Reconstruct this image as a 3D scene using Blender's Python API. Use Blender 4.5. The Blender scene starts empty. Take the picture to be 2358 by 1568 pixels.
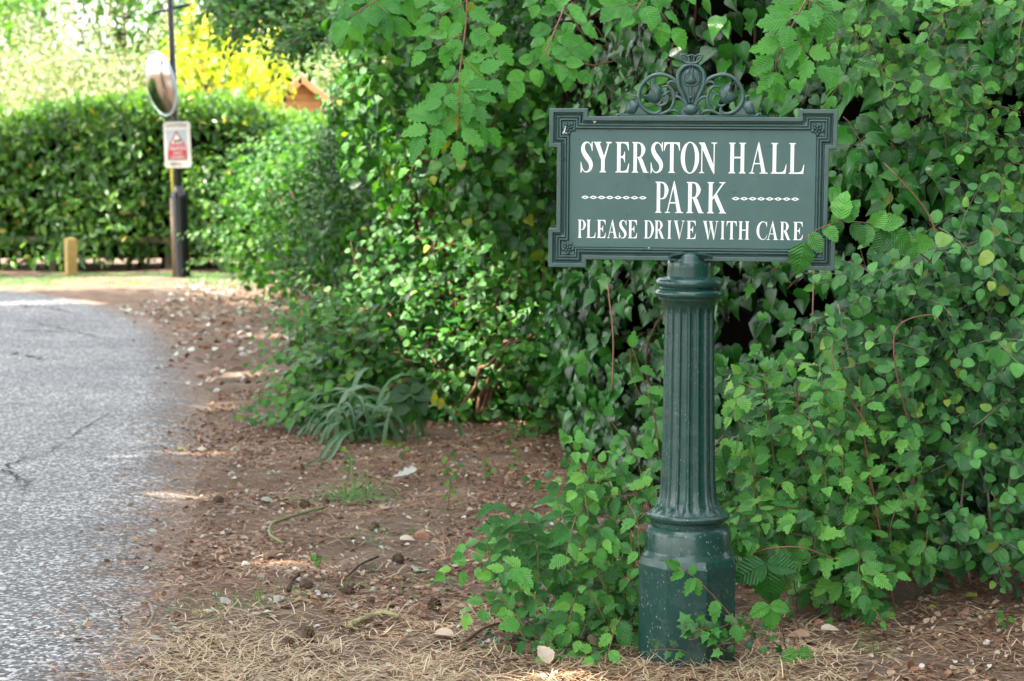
import bpy, bmesh, math, random
import numpy as np
from mathutils import Vector, Matrix
R = math.radians
PI = math.pi
rng = np.random.default_rng(7)
random.seed(7)
SC = bpy.context.scene
COL = SC.collection

# ------------------------------------------------------------------ camera, sky, sun, exposure
EYE = 1.56
F = 4600.0            # focal length in pixels of a 2358 px wide picture
PITCH = math.atan(434 / F)
cam_d = bpy.data.cameras.new('camera')
cam = bpy.data.objects.new('camera', cam_d); COL.objects.link(cam)
cam.location = (0, 0, EYE)
cam.rotation_euler = (PI / 2 - PITCH, 0, 0)
cam_d.sensor_width = 36.0
cam_d.lens = F / 2358 * 36.0
cam_d.clip_start = 0.1
cam_d.clip_end = 3000
cam_d.dof.use_dof = True
cam_d.dof.focus_distance = 6.1
cam_d.dof.aperture_fstop = 5.0
SC.camera = cam

SUN_EL, SUN_AZ = 52.0, -105.0     # azimuth clockwise from +Y (the camera's forward)
world = bpy.data.worlds.new('World'); SC.world = world; world.use_nodes = True
nt = world.node_tree; nt.nodes.clear()
sky = nt.nodes.new('ShaderNodeTexSky'); sky.sky_type = 'NISHITA'; sky.sun_disc = False
sky.sun_elevation = R(SUN_EL); sky.sun_rotation = R(SUN_AZ)
sky.dust_density = 2.0; sky.air_density = 1.0; sky.ozone_density = 1.0
bg = nt.nodes.new('ShaderNodeBackground'); bg.inputs['Strength'].default_value = 0.15
wo = nt.nodes.new('ShaderNodeOutputWorld')
hs = nt.nodes.new('ShaderNodeHueSaturation'); hs.inputs['Saturation'].default_value = .22; nt.links.new(sky.outputs[0], hs.inputs['Color'])
nt.links.new(hs.outputs[0], bg.inputs[0]); nt.links.new(bg.outputs[0], wo.inputs[0])
sun_d = bpy.data.lights.new('sun', 'SUN'); sun_d.energy = 3.2; sun_d.angle = R(0.5); sun_d.color = (1, .93, .82)
sun = bpy.data.objects.new('sun', sun_d); COL.objects.link(sun)
_sd = Vector((math.sin(R(SUN_AZ)) * math.cos(R(SUN_EL)), math.cos(R(SUN_AZ)) * math.cos(R(SUN_EL)), math.sin(R(SUN_EL))))
sun.rotation_euler = _sd.to_track_quat('Z', 'Y').to_euler()
SC.view_settings.view_transform = 'Standard'
SC.view_settings.look = 'None'
SC.view_settings.exposure = 2.8
SC.view_settings.gamma = 1.0
SC.render.engine = 'CYCLES'
SC.cycles.use_denoising = True
SC.cycles.max_bounces = 8
SC.cycles.diffuse_bounces = 3
SC.cycles.transparent_max_bounces = 4
SC.cycles.transmission_bounces = 4

# ------------------------------------------------------------------ picture <-> place
def ray(u, v):
    a, b = (u - 1179) / F, -(v - 784) / F
    c, s = math.cos(PITCH), math.sin(PITCH)
    return np.array([a, c + b * s, -s + b * c])
def gp(u, v):
    d = ray(u, v); t = EYE / -d[2]
    return np.array([d[0] * t, d[1] * t, 0.0])
def pt(u, v, Y):
    d = ray(u, v); t = Y / d[1]
    return np.array([d[0] * t, Y, EYE + d[2] * t])

# ------------------------------------------------------------------ noise
_perm = rng.random((256, 256))
def vnoise(x, y):
    x = np.asarray(x, float); y = np.asarray(y, float)
    xi = np.floor(x).astype(int); yi = np.floor(y).astype(int)
    fx = x - xi; fy = y - yi
    fx = fx * fx * (3 - 2 * fx); fy = fy * fy * (3 - 2 * fy)
    g = lambda a, b: _perm[a % 256, b % 256]
    return (g(xi, yi) * (1 - fx) + g(xi + 1, yi) * fx) * (1 - fy) + (g(xi, yi + 1) * (1 - fx) + g(xi + 1, yi + 1) * fx) * fy
def fbm(x, y, o=4):
    r = 0; a = .5
    for i in range(o):
        r = r + a * vnoise(x * 2 ** i + 17 * i, y * 2 ** i + 31 * i); a *= .5
    return r / (1 - .5 ** o)

# ------------------------------------------------------------------ objects and tags
def tag(o, label=None, cat=None, group=None, kind=None):
    if label: o['label'] = label
    if cat: o['category'] = cat
    if group: o['group'] = group
    if kind: o['kind'] = kind
    return o
def thing(name, label, cat, loc=(0, 0, 0), rz=0, group=None):
    o = bpy.data.objects.new(name, None); COL.objects.link(o)
    o.empty_display_size = .1
    o.location = loc; o.rotation_euler = (0, 0, rz)
    return tag(o, label, cat, group)
def link(name, me, mat=None, parent=None, smooth=True):
    if mat is not None and len(me.materials) == 0: me.materials.append(mat)
    o = bpy.data.objects.new(name, me); COL.objects.link(o)
    if parent: o.parent = parent
    if smooth: me.polygons.foreach_set('use_smooth', np.ones(len(me.polygons), bool))
    return o

class MB:
    """collects verts and faces of ONE mesh"""
    def __init__(s): s.v = []; s.f = []; s.n = 0
    def add(s, vs, fs):
        vs = np.asarray(vs, float).reshape(-1, 3)
        s.v.append(vs); s.f.extend([tuple(int(i) + s.n for i in f) for f in fs]); s.n += len(vs)
    def box(s, lo, hi, M=None):
        x0, y0, z0 = lo; x1, y1, z1 = hi
        v = np.array([(x, y, z) for z in (z0, z1) for y in (y0, y1) for x in (x0, x1)], float)
        if M is not None: v = v @ np.array(M.to_3x3()).T + np.array(M.translation)
        s.add(v, [(0, 2, 3, 1), (4, 5, 7, 6), (0, 1, 5, 4), (2, 6, 7, 3), (0, 4, 6, 2), (1, 3, 7, 5)])
    def tube(s, pts, rad, n=6, cap=True, flat=1.0, flat_axis=None):
        pts = np.asarray(pts, float); m = len(pts)
        rad = np.broadcast_to(np.asarray(rad, float), (m,))
        tan = np.gradient(pts, axis=0); tan /= np.linalg.norm(tan, axis=1)[:, None] + 1e-12
        up = np.array([0, 0, 1.0]) if abs(tan[0][2]) < .9 else np.array([1.0, 0, 0])
        if flat_axis is not None: up = np.array(flat_axis, float)
        a = np.arange(n) / n * 2 * PI
        V = []
        nn = up
        for i in range(m):
            if flat_axis is None:
                nn = nn - tan[i] * nn.dot(tan[i]); nn /= np.linalg.norm(nn) + 1e-12
            else:
                nn = up - tan[i] * up.dot(tan[i]); nn /= np.linalg.norm(nn) + 1e-12
            b = np.cross(tan[i], nn)
            V.append(pts[i] + rad[i] * (np.cos(a)[:, None] * nn * flat + np.sin(a)[:, None] * b))
        fs = [(i * n + j, i * n + (j + 1) % n, (i + 1) * n + (j + 1) % n, (i + 1) * n + j) for i in range(m - 1) for j in range(n)]
        if cap: fs += [tuple(range(n))[::-1], tuple((m - 1) * n + j for j in range(n))]
        s.add(np.concatenate(V), fs)
    def lathe(s, prof, n=48, cx=0, cy=0):
        prof = list(prof); m = len(prof); V = []
        for r, z in prof:
            for j in range(n):
                t = 2 * PI * j / n; V.append((cx + r * math.cos(t), cy + r * math.sin(t), z))
        fs = [(i * n + j, i * n + (j + 1) % n, (i + 1) * n + (j + 1) % n, (i + 1) * n + j) for i in range(m - 1) for j in range(n)]
        fs += [tuple(range(n))[::-1], tuple((m - 1) * n + j for j in range(n))]
        s.add(V, fs)
    def mesh(s, name):
        me = bpy.data.meshes.new(name)
        me.from_pydata(np.concatenate(s.v).tolist() if s.v else [], [], s.f); me.update()
        return me
    def build(s, name, mat, parent=None, smooth=True, bevel=0, sharp=None):
        me = s.mesh(name); o = link(name, me, mat, parent, smooth)
        if bevel:
            b = o.modifiers.new('bevel', 'BEVEL'); b.width = bevel; b.segments = 2; b.limit_method = 'ANGLE'; b.angle_limit = R(40)
        if sharp is not None:
            for e in (1,):
                me.set_sharp_from_angle(angle=R(sharp))
        return o

def catmull(P, k=8):
    P = np.asarray(P, float)
    Q = np.vstack([2 * P[0] - P[1], P, 2 * P[-1] - P[-2]]); out = []
    for i in range(1, len(Q) - 2):
        for j in range(k):
            t = j / k
            out.append(.5 * ((2 * Q[i]) + (-Q[i-1] + Q[i+1]) * t + (2*Q[i-1] - 5*Q[i] + 4*Q[i+1] - Q[i+2]) * t*t + (-Q[i-1] + 3*Q[i] - 3*Q[i+1] + Q[i+2]) * t**3))
    out.append(P[-1]); return np.array(out)

# ------------------------------------------------------------------ materials
def new_mat(name):
    m = bpy.data.materials.new(name); m.use_nodes = True
    return m, m.node_tree, m.node_tree.nodes['Principled BSDF']
def nd(t, kind, **kw):
    n = t.nodes.new(kind)
    for k, v in kw.items():
        if k in n.inputs: n.inputs[k].default_value = v
        else: setattr(n, k, v)
    return n
def ramp(t, stops, fac, interp='LINEAR'):
    n = t.nodes.new('ShaderNodeValToRGB'); cr = n.color_ramp; cr.interpolation = interp
    while len(cr.elements) > 1: cr.elements.remove(cr.elements[-1])
    cr.elements[0].position = stops[0][0]; cr.elements[0].color = (*stops[0][1], 1)
    for p, c in stops[1:]:
        e = cr.elements.new(p); e.color = (*c, 1)
    t.links.new(fac, n.inputs[0]); return n.outputs[0]
def mixc(t, a, b, fac, mode='MIX'):
    n = t.nodes.new('ShaderNodeMix'); n.data_type = 'RGBA'; n.blend_type = mode; n.clamp_factor = True
    for sock, val in ((n.inputs[6], a), (n.inputs[7], b), (n.inputs[0], fac)):
        if hasattr(val, 'links'): t.links.new(val, sock)
        elif isinstance(val, (int, float)): sock.default_value = val
        else: sock.default_value = (*val, 1)
    return n.outputs[2]
def mth(t, op, a, b=None, c=None):
    n = t.nodes.new('ShaderNodeMath'); n.operation = op
    for i, val in enumerate((a, b, c)):
        if val is None: continue
        if hasattr(val, 'links'): t.links.new(val, n.inputs[i])
        else: n.inputs[i].default_value = val
    return n.outputs[0]
def noise(t, scale, detail=4, rough=.6, vec=None, out=0):
    n = nd(t, 'ShaderNodeTexNoise', Scale=scale, Detail=detail, Roughness=rough)
    if vec is not None: t.links.new(vec, n.inputs['Vector'])
    return n.outputs[out]
def objco(t): return t.nodes.new('ShaderNodeTexCoord').outputs['Object']
def geopos(t): return t.nodes.new('ShaderNodeNewGeometry').outputs['Position']
def bump(t, h, strength, dist, bsdf):
    b = nd(t, 'ShaderNodeBump', Strength=strength, Distance=dist)
    t.links.new(h, b.inputs['Height']); t.links.new(b.outputs[0], bsdf.inputs['Normal']); return b

def simple_mat(name, col, rough=.6, var=.25, scale=30, metal=0, bmp=0, col2=None):
    m, t, b = new_mat(name)
    n = noise(t, scale, 4, .65, objco(t))
    c2 = col2 or tuple(c * (1 - var) for c in col)
    t.links.new(ramp(t, [(.3, c2), (.7, col)], n), b.inputs['Base Color'])
    b.inputs['Roughness'].default_value = rough; b.inputs['Metallic'].default_value = metal
    if bmp: bump(t, n, bmp, .002, b)
    return m

def leaf_mat(name, cols, rough=.45, trans=.35, vein=.35, veincol=None, spec=.5, bmp=.5, tcol=None, blot=0.0, sat=1):
    """cols: colour stops over the per-leaf tint 0..1"""
    m, t, b = new_mat(name)
    at = nd(t, 'ShaderNodeAttribute', attribute_name='tint')
    uvn = nd(t, 'ShaderNodeUVMap', uv_map='UVMap')
    sx = t.nodes.new('ShaderNodeSeparateXYZ'); t.links.new(uvn.outputs[0], sx.inputs[0])
    du = mth(t, 'ABSOLUTE', mth(t, 'SUBTRACT', sx.outputs[0], .5))
    mid = mth(t, 'SUBTRACT', 1.0, mth(t, 'MULTIPLY', du, 38.0), None)
    mid = mth(t, 'MAXIMUM', mid, 0.0)
    lat = mth(t, 'FRACT', mth(t, 'MULTIPLY', mth(t, 'SUBTRACT', sx.outputs[1], mth(t, 'MULTIPLY', du, .9)), 8.0))
    lat = mth(t, 'ABSOLUTE', mth(t, 'SUBTRACT', lat, .5))
    latl = mth(t, 'MAXIMUM', mth(t, 'SUBTRACT', 1.0, mth(t, 'MULTIPLY', lat, 9.0)), 0.0)
    veins = mth(t, 'MAXIMUM', mid, mth(t, 'MULTIPLY', latl, .55))
    if sat != 1: cols = [(p, (q[0] * sat * 1.0, q[1], q[2] * sat * .84)) for p, q in cols]
    c = ramp(t, cols, at.outputs['Fac'])
    nz = noise(t, 60, 3, .6, geopos(t))
    c = mixc(t, c, (.6, .6, .6), mth(t, 'MULTIPLY', nz, .5), 'MULTIPLY')
    if blot:
        bl = ramp(t, [(.62, (0, 0, 0)), (.70, (1, 1, 1))], noise(t, 110, 2, .5, geopos(t)))
        c = mixc(t, c, (.10, .06, .02), mth(t, 'MULTIPLY', bl, blot))
    vc = veincol or (.16, .30, .08)
    c = mixc(t, c, vc, mth(t, 'MULTIPLY', veins, vein))
    t.links.new(c, b.inputs['Base Color'])
    b.inputs['Roughness'].default_value = rough
    b.inputs['Specular IOR Level'].default_value = spec
    if bmp:
        h = mth(t, 'SUBTRACT', mth(t, 'MULTIPLY', lat, 1.6), mth(t, 'MULTIPLY', mid, .8))
        bump(t, h, bmp, .0025, b)
    out = t.nodes['Material Output']
    tr = t.nodes.new('ShaderNodeBsdfTranslucent')
    tc = mixc(t, c, tcol or (1.7, 1.7, .55), 1.0, 'MULTIPLY')
    t.links.new(tc, tr.inputs[0])
    mx = t.nodes.new('ShaderNodeMixShader'); mx.inputs[0].default_value = trans
    t.links.new(b.outputs[0], mx.inputs[1]); t.links.new(tr.outputs[0], mx.inputs[2])
    t.links.new(mx.outputs[0], out.inputs[0])
    return m
#MATS
M = {}
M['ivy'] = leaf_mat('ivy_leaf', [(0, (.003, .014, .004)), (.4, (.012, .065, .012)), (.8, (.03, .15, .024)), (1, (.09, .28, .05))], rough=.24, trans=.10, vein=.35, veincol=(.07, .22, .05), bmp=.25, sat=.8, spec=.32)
M['elm'] = leaf_mat('elm_leaf', [(0, (.008, .04, .012)), (.4, (.045, .18, .045)), (.8, (.14, .38, .09)), (.95, (.22, .46, .10)), (1, (.5, .36, .04))], rough=.34, trans=.16, vein=.35, veincol=(.13, .34, .11), bmp=.8, blot=.25, sat=.86, spec=.34)
M['elm_fresh'] = leaf_mat('fresh_elm_leaf', [(0, (.05, .20, .05)), (.6, (.09, .30, .07)), (1, (.14, .38, .09))], rough=.45, trans=.35, vein=.4, veincol=(.2, .45, .15), bmp=.8, sat=.86, spec=.34)
M['round'] = leaf_mat('shrub_leaf', [(0, (.006, .035, .012)), (.45, (.035, .15, .05)), (.92, (.13, .36, .10)), (1, (.45, .36, .05))], rough=.30, trans=.14, vein=.3, veincol=(.10, .28, .10), bmp=.5, blot=.2, sat=.86, spec=.34)
M['bush'] = leaf_mat('thicket_leaf', [(0, (.012, .05, .015)), (.5, (.035, .14, .03)), (.9, (.10, .27, .05)), (.97, (.12, .28, .05)), (1, (.4, .35, .05))], rough=.42, trans=.32, vein=.2, bmp=.3, sat=.86, spec=.34)
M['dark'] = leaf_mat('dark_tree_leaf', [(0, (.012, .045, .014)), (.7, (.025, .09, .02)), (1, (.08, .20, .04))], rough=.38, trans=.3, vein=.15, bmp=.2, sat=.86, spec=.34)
M['bright'] = leaf_mat('bright_shrub_leaf', [(0, (.02, .09, .015)), (.6, (.055, .18, .03)), (1, (.14, .30, .05))], rough=.42, trans=.38, vein=.1, bmp=.2, sat=.86, spec=.34)
M['laurel'] = leaf_mat('laurel_leaf', [(0, (.02, .07, .012)), (.5, (.07, .18, .03)), (.95, (.20, .34, .06)), (1, (.4, .3, .05))], rough=.32, trans=.3, vein=.2, bmp=.1, sat=.86, spec=.5)
M['yellow'] = leaf_mat('golden_leaf', [(0, (.16, .26, .02)), (.5, (.42, .48, .03)), (1, (.62, .62, .05))], rough=.5, trans=.45, vein=.1, bmp=0, tcol=(1.4, 1.4, .5))
M['pale'] = leaf_mat('pale_shrub_leaf', [(0, (.14, .20, .08)), (.6, (.34, .40, .20)), (1, (.55, .58, .38))], rough=.5, trans=.4, vein=.1, bmp=0, tcol=(1.2, 1.2, .8))
M['fartree'] = leaf_mat('far_tree_leaf', [(0, (.05, .15, .02)), (.6, (.10, .26, .03)), (1, (.18, .36, .05))], rough=.5, trans=.4, vein=.0, bmp=0)
M['red'] = leaf_mat('red_leaf', [(0, (.25, .04, .02)), (1, (.45, .10, .03))], rough=.5, trans=.4, vein=.0, bmp=0, tcol=(1.5, .8, .5))
M['nettle'] = leaf_mat('nettle_leaf', [(0, (.04, .14, .05)), (1, (.08, .21, .07))], rough=.6, trans=.25, vein=.35, veincol=(.03, .1, .03), bmp=1.0, sat=.86, spec=.34)
M['bramble'] = leaf_mat('bramble_leaf', [(0, (.02, .10, .03)), (1, (.10, .30, .06))], rough=.45, trans=.25, vein=.5, veincol=(.01, .06, .03), bmp=1.0, sat=.86, spec=.34)
M['strap'] = leaf_mat('strap_leaf', [(0, (.03, .11, .035)), (.7, (.06, .17, .06)), (.93, (.14, .24, .14)), (1, (.5, .4, .06))], rough=.4, trans=.25, vein=.3, veincol=(.1, .2, .08), bmp=0)
M['grass'] = leaf_mat('green_grass', [(0, (.05, .16, .03)), (1, (.12, .30, .06))], rough=.5, trans=.35, vein=0, bmp=0)
M['straw'] = leaf_mat('dry_straw', [(0, (.24, .14, .07)), (.5, (.48, .34, .19)), (1, (.74, .60, .40))], rough=.7, trans=.15, vein=0, bmp=0, tcol=(1, .9, .7))
M['needle'] = leaf_mat('pine_needle', [(0, (.12, .055, .03)), (.5, (.34, .16, .08)), (.8, (.50, .32, .18)), (1, (.66, .52, .36))], rough=.7, trans=.0, vein=0, bmp=0)
M['dead'] = leaf_mat('dead_leaf', [(0, (.09, .045, .025)), (.4, (.26, .13, .07)), (.7, (.45, .30, .19)), (1, (.68, .60, .48))], rough=.65, trans=.12, vein=.2, veincol=(.4, .28, .16), bmp=.4, tcol=(1.2, .8, .5))
M['palelitter'] = leaf_mat('bleached_leaf', [(0, (.30, .32, .26)), (1, (.62, .62, .54))], rough=.5, trans=.1, vein=.2, veincol=(.4, .38, .3), bmp=.2, tcol=(1, .9, .7))
M['twig'] = simple_mat('twig_bark', (.16, .09, .05), .8, .5, 60)
M['redtwig'] = simple_mat('young_twig_bark', (.26, .12, .07), .6, .4, 60)
M['greytwig'] = simple_mat('grey_twig_bark', (.26, .22, .17), .8, .5, 90, bmp=.5)
M['bark'] = simple_mat('tree_bark', (.10, .075, .055), .9, .6, 14, bmp=1)
M['core'] = simple_mat('inner_shade', (.006, .0055, .004), 1.0, .6, 9)  # inner stems painted near black, standing for shade inside the hedges
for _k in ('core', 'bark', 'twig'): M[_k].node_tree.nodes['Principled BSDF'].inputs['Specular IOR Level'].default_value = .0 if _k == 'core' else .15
M['moss_twig'] = simple_mat('mossy_bark', (.16, .20, .07), .85, .5, 70, bmp=1, col2=(.22, .19, .11))
M['lichen'] = simple_mat('lichen_bark', (.45, .42, .16), .85, .5, 45, bmp=1, col2=(.14, .12, .10))
M['stone'] = simple_mat('grey_stone', (.42, .38, .34), .8, .4, 25, bmp=.6)
M['redstone'] = simple_mat('red_stone', (.42, .19, .13), .85, .35, 25, bmp=.6)
M['whitestone'] = simple_mat('white_stone', (.66, .62, .56), .7, .3, 40, bmp=.4)
M['clod'] = simple_mat('soil_clod', (.24, .13, .09), .95, .4, 30, bmp=1)
M['cone'] = simple_mat('pine_cone', (.16, .10, .06), .85, .7, 90, bmp=.6)
M['white_paint'] = simple_mat('white_lettering', (.86, .87, .85), .45, .08, 60)
M['black_metal'] = simple_mat('black_painted_metal', (.012, .012, .013), .25, .4, 40)
M['sunlit_dusty_black'] = simple_mat('sunlit_column_side', (.20, .14, .08), .6, .4, 8)  # tan stands for sun on the dusty side of the black column
M['yellow_strip'] = simple_mat('yellow_stake', (.55, .48, .08), .5, .25, 12)
M['sign_white'] = simple_mat('sign_white', (.62, .60, .52), .5, .12, 10)
M['sign_grey'] = simple_mat('sign_silver', (.36, .42, .45), .45, .12, 10)
M['sign_red'] = simple_mat('sign_red', (.36, .035, .05), .5, .2, 10)
M['sign_black'] = simple_mat('sign_black', (.02, .02, .025), .5, .3, 10)
M['faded_black'] = simple_mat('faded_sign_black', (.09, .09, .08), .5, .3, 10)
M['faded_letter'] = simple_mat('very_faded_sign_black', (.38, .37, .33), .5, .3, 10)
M['wood_post'] = simple_mat('softwood', (.42, .30, .09), .75, .3, 12, bmp=.5)
M['shed_wood'] = simple_mat('orange_cedar', (.62, .30, .12), .7, .25, 8)
M['shed_roof'] = simple_mat('roof_felt', (.50, .44, .38), .8, .25, 8)
M['fence_wood'] = simple_mat('grey_fence_wood', (.16, .13, .08), .85, .4, 8)

# mirror
m, t, b = new_mat('mirror_glass'); M['mirror'] = m
b.inputs['Base Color'].default_value = (.30, .29, .27, 1); b.inputs['Metallic'].default_value = 1; b.inputs['Roughness'].default_value = .13

# green painted cast iron
def iron(name, c1, c2, rough, specks):
    m, t, b = new_mat(name)
    co = objco(t)
    n1 = noise(t, 9, 5, .6, co)
    c = ramp(t, [(.3, c1), (.72, c2)], n1)
    sp = ramp(t, [(.66, (0, 0, 0)), (.72, (1, 1, 1))], noise(t, 42, 2, .5, co))
    c = mixc(t, c, tuple(x * .62 for x in c1), mth(t, 'MULTIPLY', sp, .55))      # darker mildew spots
    if specks:
        st = t.nodes.new('ShaderNodeMapping'); st.inputs['Scale'].default_value = (1, 1, .55); t.links.new(co, st.inputs[0])
        vz = nd(t, 'ShaderNodeTexVoronoi', Scale=105, Randomness=1); t.links.new(st.outputs[0], vz.inputs['Vector'])
        dots = ramp(t, [(.12, (1, 1, 1)), (.24, (0, 0, 0))], vz.outputs['Distance'])
        gate = ramp(t, [(.47, (0, 0, 0)), (.58, (1, 1, 1))], noise(t, 14, 3, .7, co))
        sz = t.nodes.new('ShaderNodeSeparateXYZ'); t.links.new(co, sz.inputs[0])
        low = ramp(t, [(.0, (1, 1, 1)), (.55, (.5, .5, .5)), (1.0, (.15, .15, .15))], sz.outputs[2])
        k = mth(t, 'MULTIPLY', mth(t, 'MULTIPLY', dots, gate), mth(t, 'MULTIPLY', low, specks))
        c = mixc(t, c, (.42, .36, .26), k)
        film = ramp(t, [(.45, (0, 0, 0)), (.75, (1, 1, 1))], noise(t, 5, 5, .7, co))
        c = mixc(t, c, (.11, .13, .10), mth(t, 'MULTIPLY', film, mth(t, 'MULTIPLY', low, .32)))
    t.links.new(c, b.inputs['Base Color'])
    t.links.new(ramp(t, [(.3, (rough,) * 3), (.7, (rough + .14,) * 3)], noise(t, 20, 4, .6, co)), b.inputs['Roughness'])
    bump(t, noise(t, 35, 5, .6, co), .25, .0012, b)
    return m
M['panel_paint'] = iron('faded_green_paint', (.040, .100, .095), (.056, .124, .117), .38, 0)
M['frame_paint'] = iron('frame_green_paint', (.026, .070, .065), (.042, .096, .09), .25, 0)
M['post_paint'] = iron('gloss_green_paint', (.010, .046, .040), (.016, .062, .054), .19, 1.0)

# soil
def soil_colour(t, co):
    a = ramp(t, [(.28, (.075, .052, .038)), (.45, (.17, .120, .088)), (.6, (.29, .22, .165)), (.78, (.46, .39, .32))], noise(t, 3.2, 8, .72, co))
    mp = t.nodes.new('ShaderNodeMapping'); mp.inputs['Rotation'].default_value = (0, 0, .5); mp.inputs['Scale'].default_value = (1, 2.6, 1); t.links.new(co, mp.inputs[0])
    fl = ramp(t, [(.40, (.07, .042, .03)), (.52, (.26, .15, .095)), (.66, (.58, .46, .34))], noise(t, 55, 5, .75, mp.outputs[0]))
    k = ramp(t, [(.4, (.2, .2, .2)), (.6, (.85, .85, .85))], noise(t, 1.4, 4, .6, co))
    return mixc(t, a, fl, k)
m, t, b = new_mat('soil'); M['soil'] = m
co = geopos(t)
t.links.new(soil_colour(t, co), b.inputs['Base Color']); b.inputs['Roughness'].default_value = .95; b.inputs['Specular IOR Level'].default_value = .2
bump(t, noise(t, 45, 8, .75, co), 1.0, .03, b)

m, t, b = new_mat('asphalt'); M['asphalt'] = m
co = geopos(t)
ed = nd(t, 'ShaderNodeAttribute', attribute_name='edge').outputs['Fac']
vo = nd(t, 'ShaderNodeTexVoronoi', Scale=78, Randomness=1); t.links.new(co, vo.inputs['Vector'])
vc = t.nodes.new('ShaderNodeSeparateColor'); t.links.new(vo.outputs['Color'], vc.inputs[0])
agg = ramp(t, [(0, (.012, .013, .015)), (.42, (.045, .048, .05)), (.66, (.17, .17, .17)), (1, (.60, .59, .58))], vc.outputs[0])
big = ramp(t, [(.35, (.62, .62, .64)), (.65, (1.15, 1.13, 1.1))], noise(t, .9, 5, .6, co))
asp = mixc(t, agg, big, 1.0, 'MULTIPLY')
# cracks and dark damp patches
cm = t.nodes.new('ShaderNodeMapping'); cm.inputs['Scale'].default_value = (.32, .9, 1); t.links.new(co, cm.inputs[0])
cn = nd(t, 'ShaderNodeTexNoise', Scale=1.6, Detail=6, Roughness=.7); t.links.new(cm.outputs[0], cn.inputs['Vector'])
crack = ramp(t, [(.490, (0, 0, 0)), (.5, (1, 1, 1)), (.510, (0, 0, 0))], cn.outputs[0])
cgate = ramp(t, [(.50, (0, 0, 0)), (.58, (1, 1, 1))], noise(t, .35, 3, .5, co))
asp = mixc(t, asp, (.02, .018, .016), mth(t, 'MULTIPLY', crack, cgate))
edn = mth(t, 'ADD', ed, mth(t, 'MULTIPLY', mth(t, 'SUBTRACT', noise(t, 5.5, 6, .7, co), .5), 1.1))
k = ramp(t, [(-.0, (1, 1, 1)), (.10, (.6, .6, .6)), (.34, (.0, .0, .0))], edn)
kk = mth(t, 'MULTIPLY', k, ramp(t, [(.3, (.45, .45, .45)), (.6, (1, 1, 1))], noise(t, 28, 5, .7, co)))
t.links.new(mixc(t, asp, soil_colour(t, co), kk), b.inputs['Base Color'])
rg = mth(t, 'ADD', .50, mth(t, 'MULTIPLY', kk, .5))
t.links.new(rg, b.inputs['Roughness'])
b.inputs['Specular IOR Level'].default_value = .25
bump(t, mth(t, 'ADD', mth(t, 'MULTIPLY', vo.outputs['Distance'], -1.0), mth(t, 'MULTIPLY', noise(t, 30, 4, .7, co), .6)), .8, .006, b)
M['crack'] = simple_mat('crack_dirt', (.022, .020, .017), .95, .4, 20)
def unit_(a): return a / (np.linalg.norm(a, axis=-1, keepdims=True) + 1e-12)
#GROUND
# ------------------------------------------------------------------ ground and road
edge_px = [(285, 1900), (318, 1700), (340, 1568), (372, 1450), (400, 1290), (425, 1140), (448, 1010), (455, 900), (425, 820), (350, 745), (230, 700), (110, 680), (0, 672)]
edge = np.array([gp(u, v)[:2] for u, v in edge_px])
edge = np.vstack([[edge[0][0] + .25, -6.0], edge, [-9.0, 22.3], [-16, 22.8]])
edge = catmull(edge, 6)
def edge_dist(x, y):
    """distance from the road's right/far edge, positive on the road"""
    P = edge; A, B = P[:-1], P[1:]
    x = np.asarray(x, float); y = np.asarray(y, float); sh = x.shape
    q = np.stack([x.ravel(), y.ravel()], 1); best = np.full(len(q), 1e9); sg = np.zeros(len(q))
    for a, b in zip(A, B):
        d = b - a; L = d.dot(d) + 1e-12
        tt = np.clip(((q - a) @ d) / L, 0, 1); c = a + tt[:, None] * d
        w = q - c; dd = (w ** 2).sum(1)
        cr = d[0] * (q[:, 1] - a[1]) - d[1] * (q[:, 0] - a[0])
        u = dd < best; best[u] = dd[u]; sg[u] = np.sign(cr[u])
    return (np.sqrt(best) * sg).reshape(sh)
def gh(x, y):
    """ground height"""
    x = np.asarray(x, float); y = np.asarray(y, float)
    e = edge_dist(x, y)
    off = np.clip(-e / .5, 0, 1)
    h = off * ((fbm(x * 1.3 + 9, y * 1.3, 3) - .5) * .09 + (fbm(x * 7, y * 7, 3) - .5) * .035)
    bank = np.clip((x - .95) / .8, 0, 1) * np.clip((y - 6.2) / 1.2, 0, 1) * .05
    h = h + bank * off
    h = h - .03 * np.clip(e / .12, 0, 1)
    k = np.clip(np.hypot(x - .54, y - 6.1) / .5, 0, 1)       # level round the post
    return h * k
def grid_mesh(name, xs, ys, hfun, keep=None, attr=None):
    X, Y = np.meshgrid(xs, ys); Z = hfun(X, Y)
    nx, ny = len(xs), len(ys)
    V = np.stack([X.ravel(), Y.ravel(), Z.ravel()], 1)
    i = (np.arange(ny - 1)[:, None] * nx + np.arange(nx - 1)[None]).ravel()
    Fc = np.stack([i, i + 1, i + nx + 1, i + nx], 1)
    if keep is not None:
        cx = V[Fc].mean(1); Fc = Fc[keep(cx[:, 0], cx[:, 1])]
        used = np.unique(Fc); mp = -np.ones(len(V), int); mp[used] = np.arange(len(used)); V = V[used]; Fc = mp[Fc]
    me = bpy.data.meshes.new(name); me.vertices.add(len(V)); me.vertices.foreach_set('co', V.ravel())
    me.loops.add(len(Fc) * 4); me.loops.foreach_set('vertex_index', Fc.ravel().astype(np.int32))
    me.polygons.add(len(Fc)); me.polygons.foreach_set('loop_start', np.arange(len(Fc), dtype=np.int32) * 4)
    me.update(calc_edges=True)
    if attr:
        a = me.attributes.new(attr[0], 'FLOAT', 'POINT'); a.data.foreach_set('value', attr[1](V[:, 0], V[:, 1]).astype(np.float32))
    return me
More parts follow.
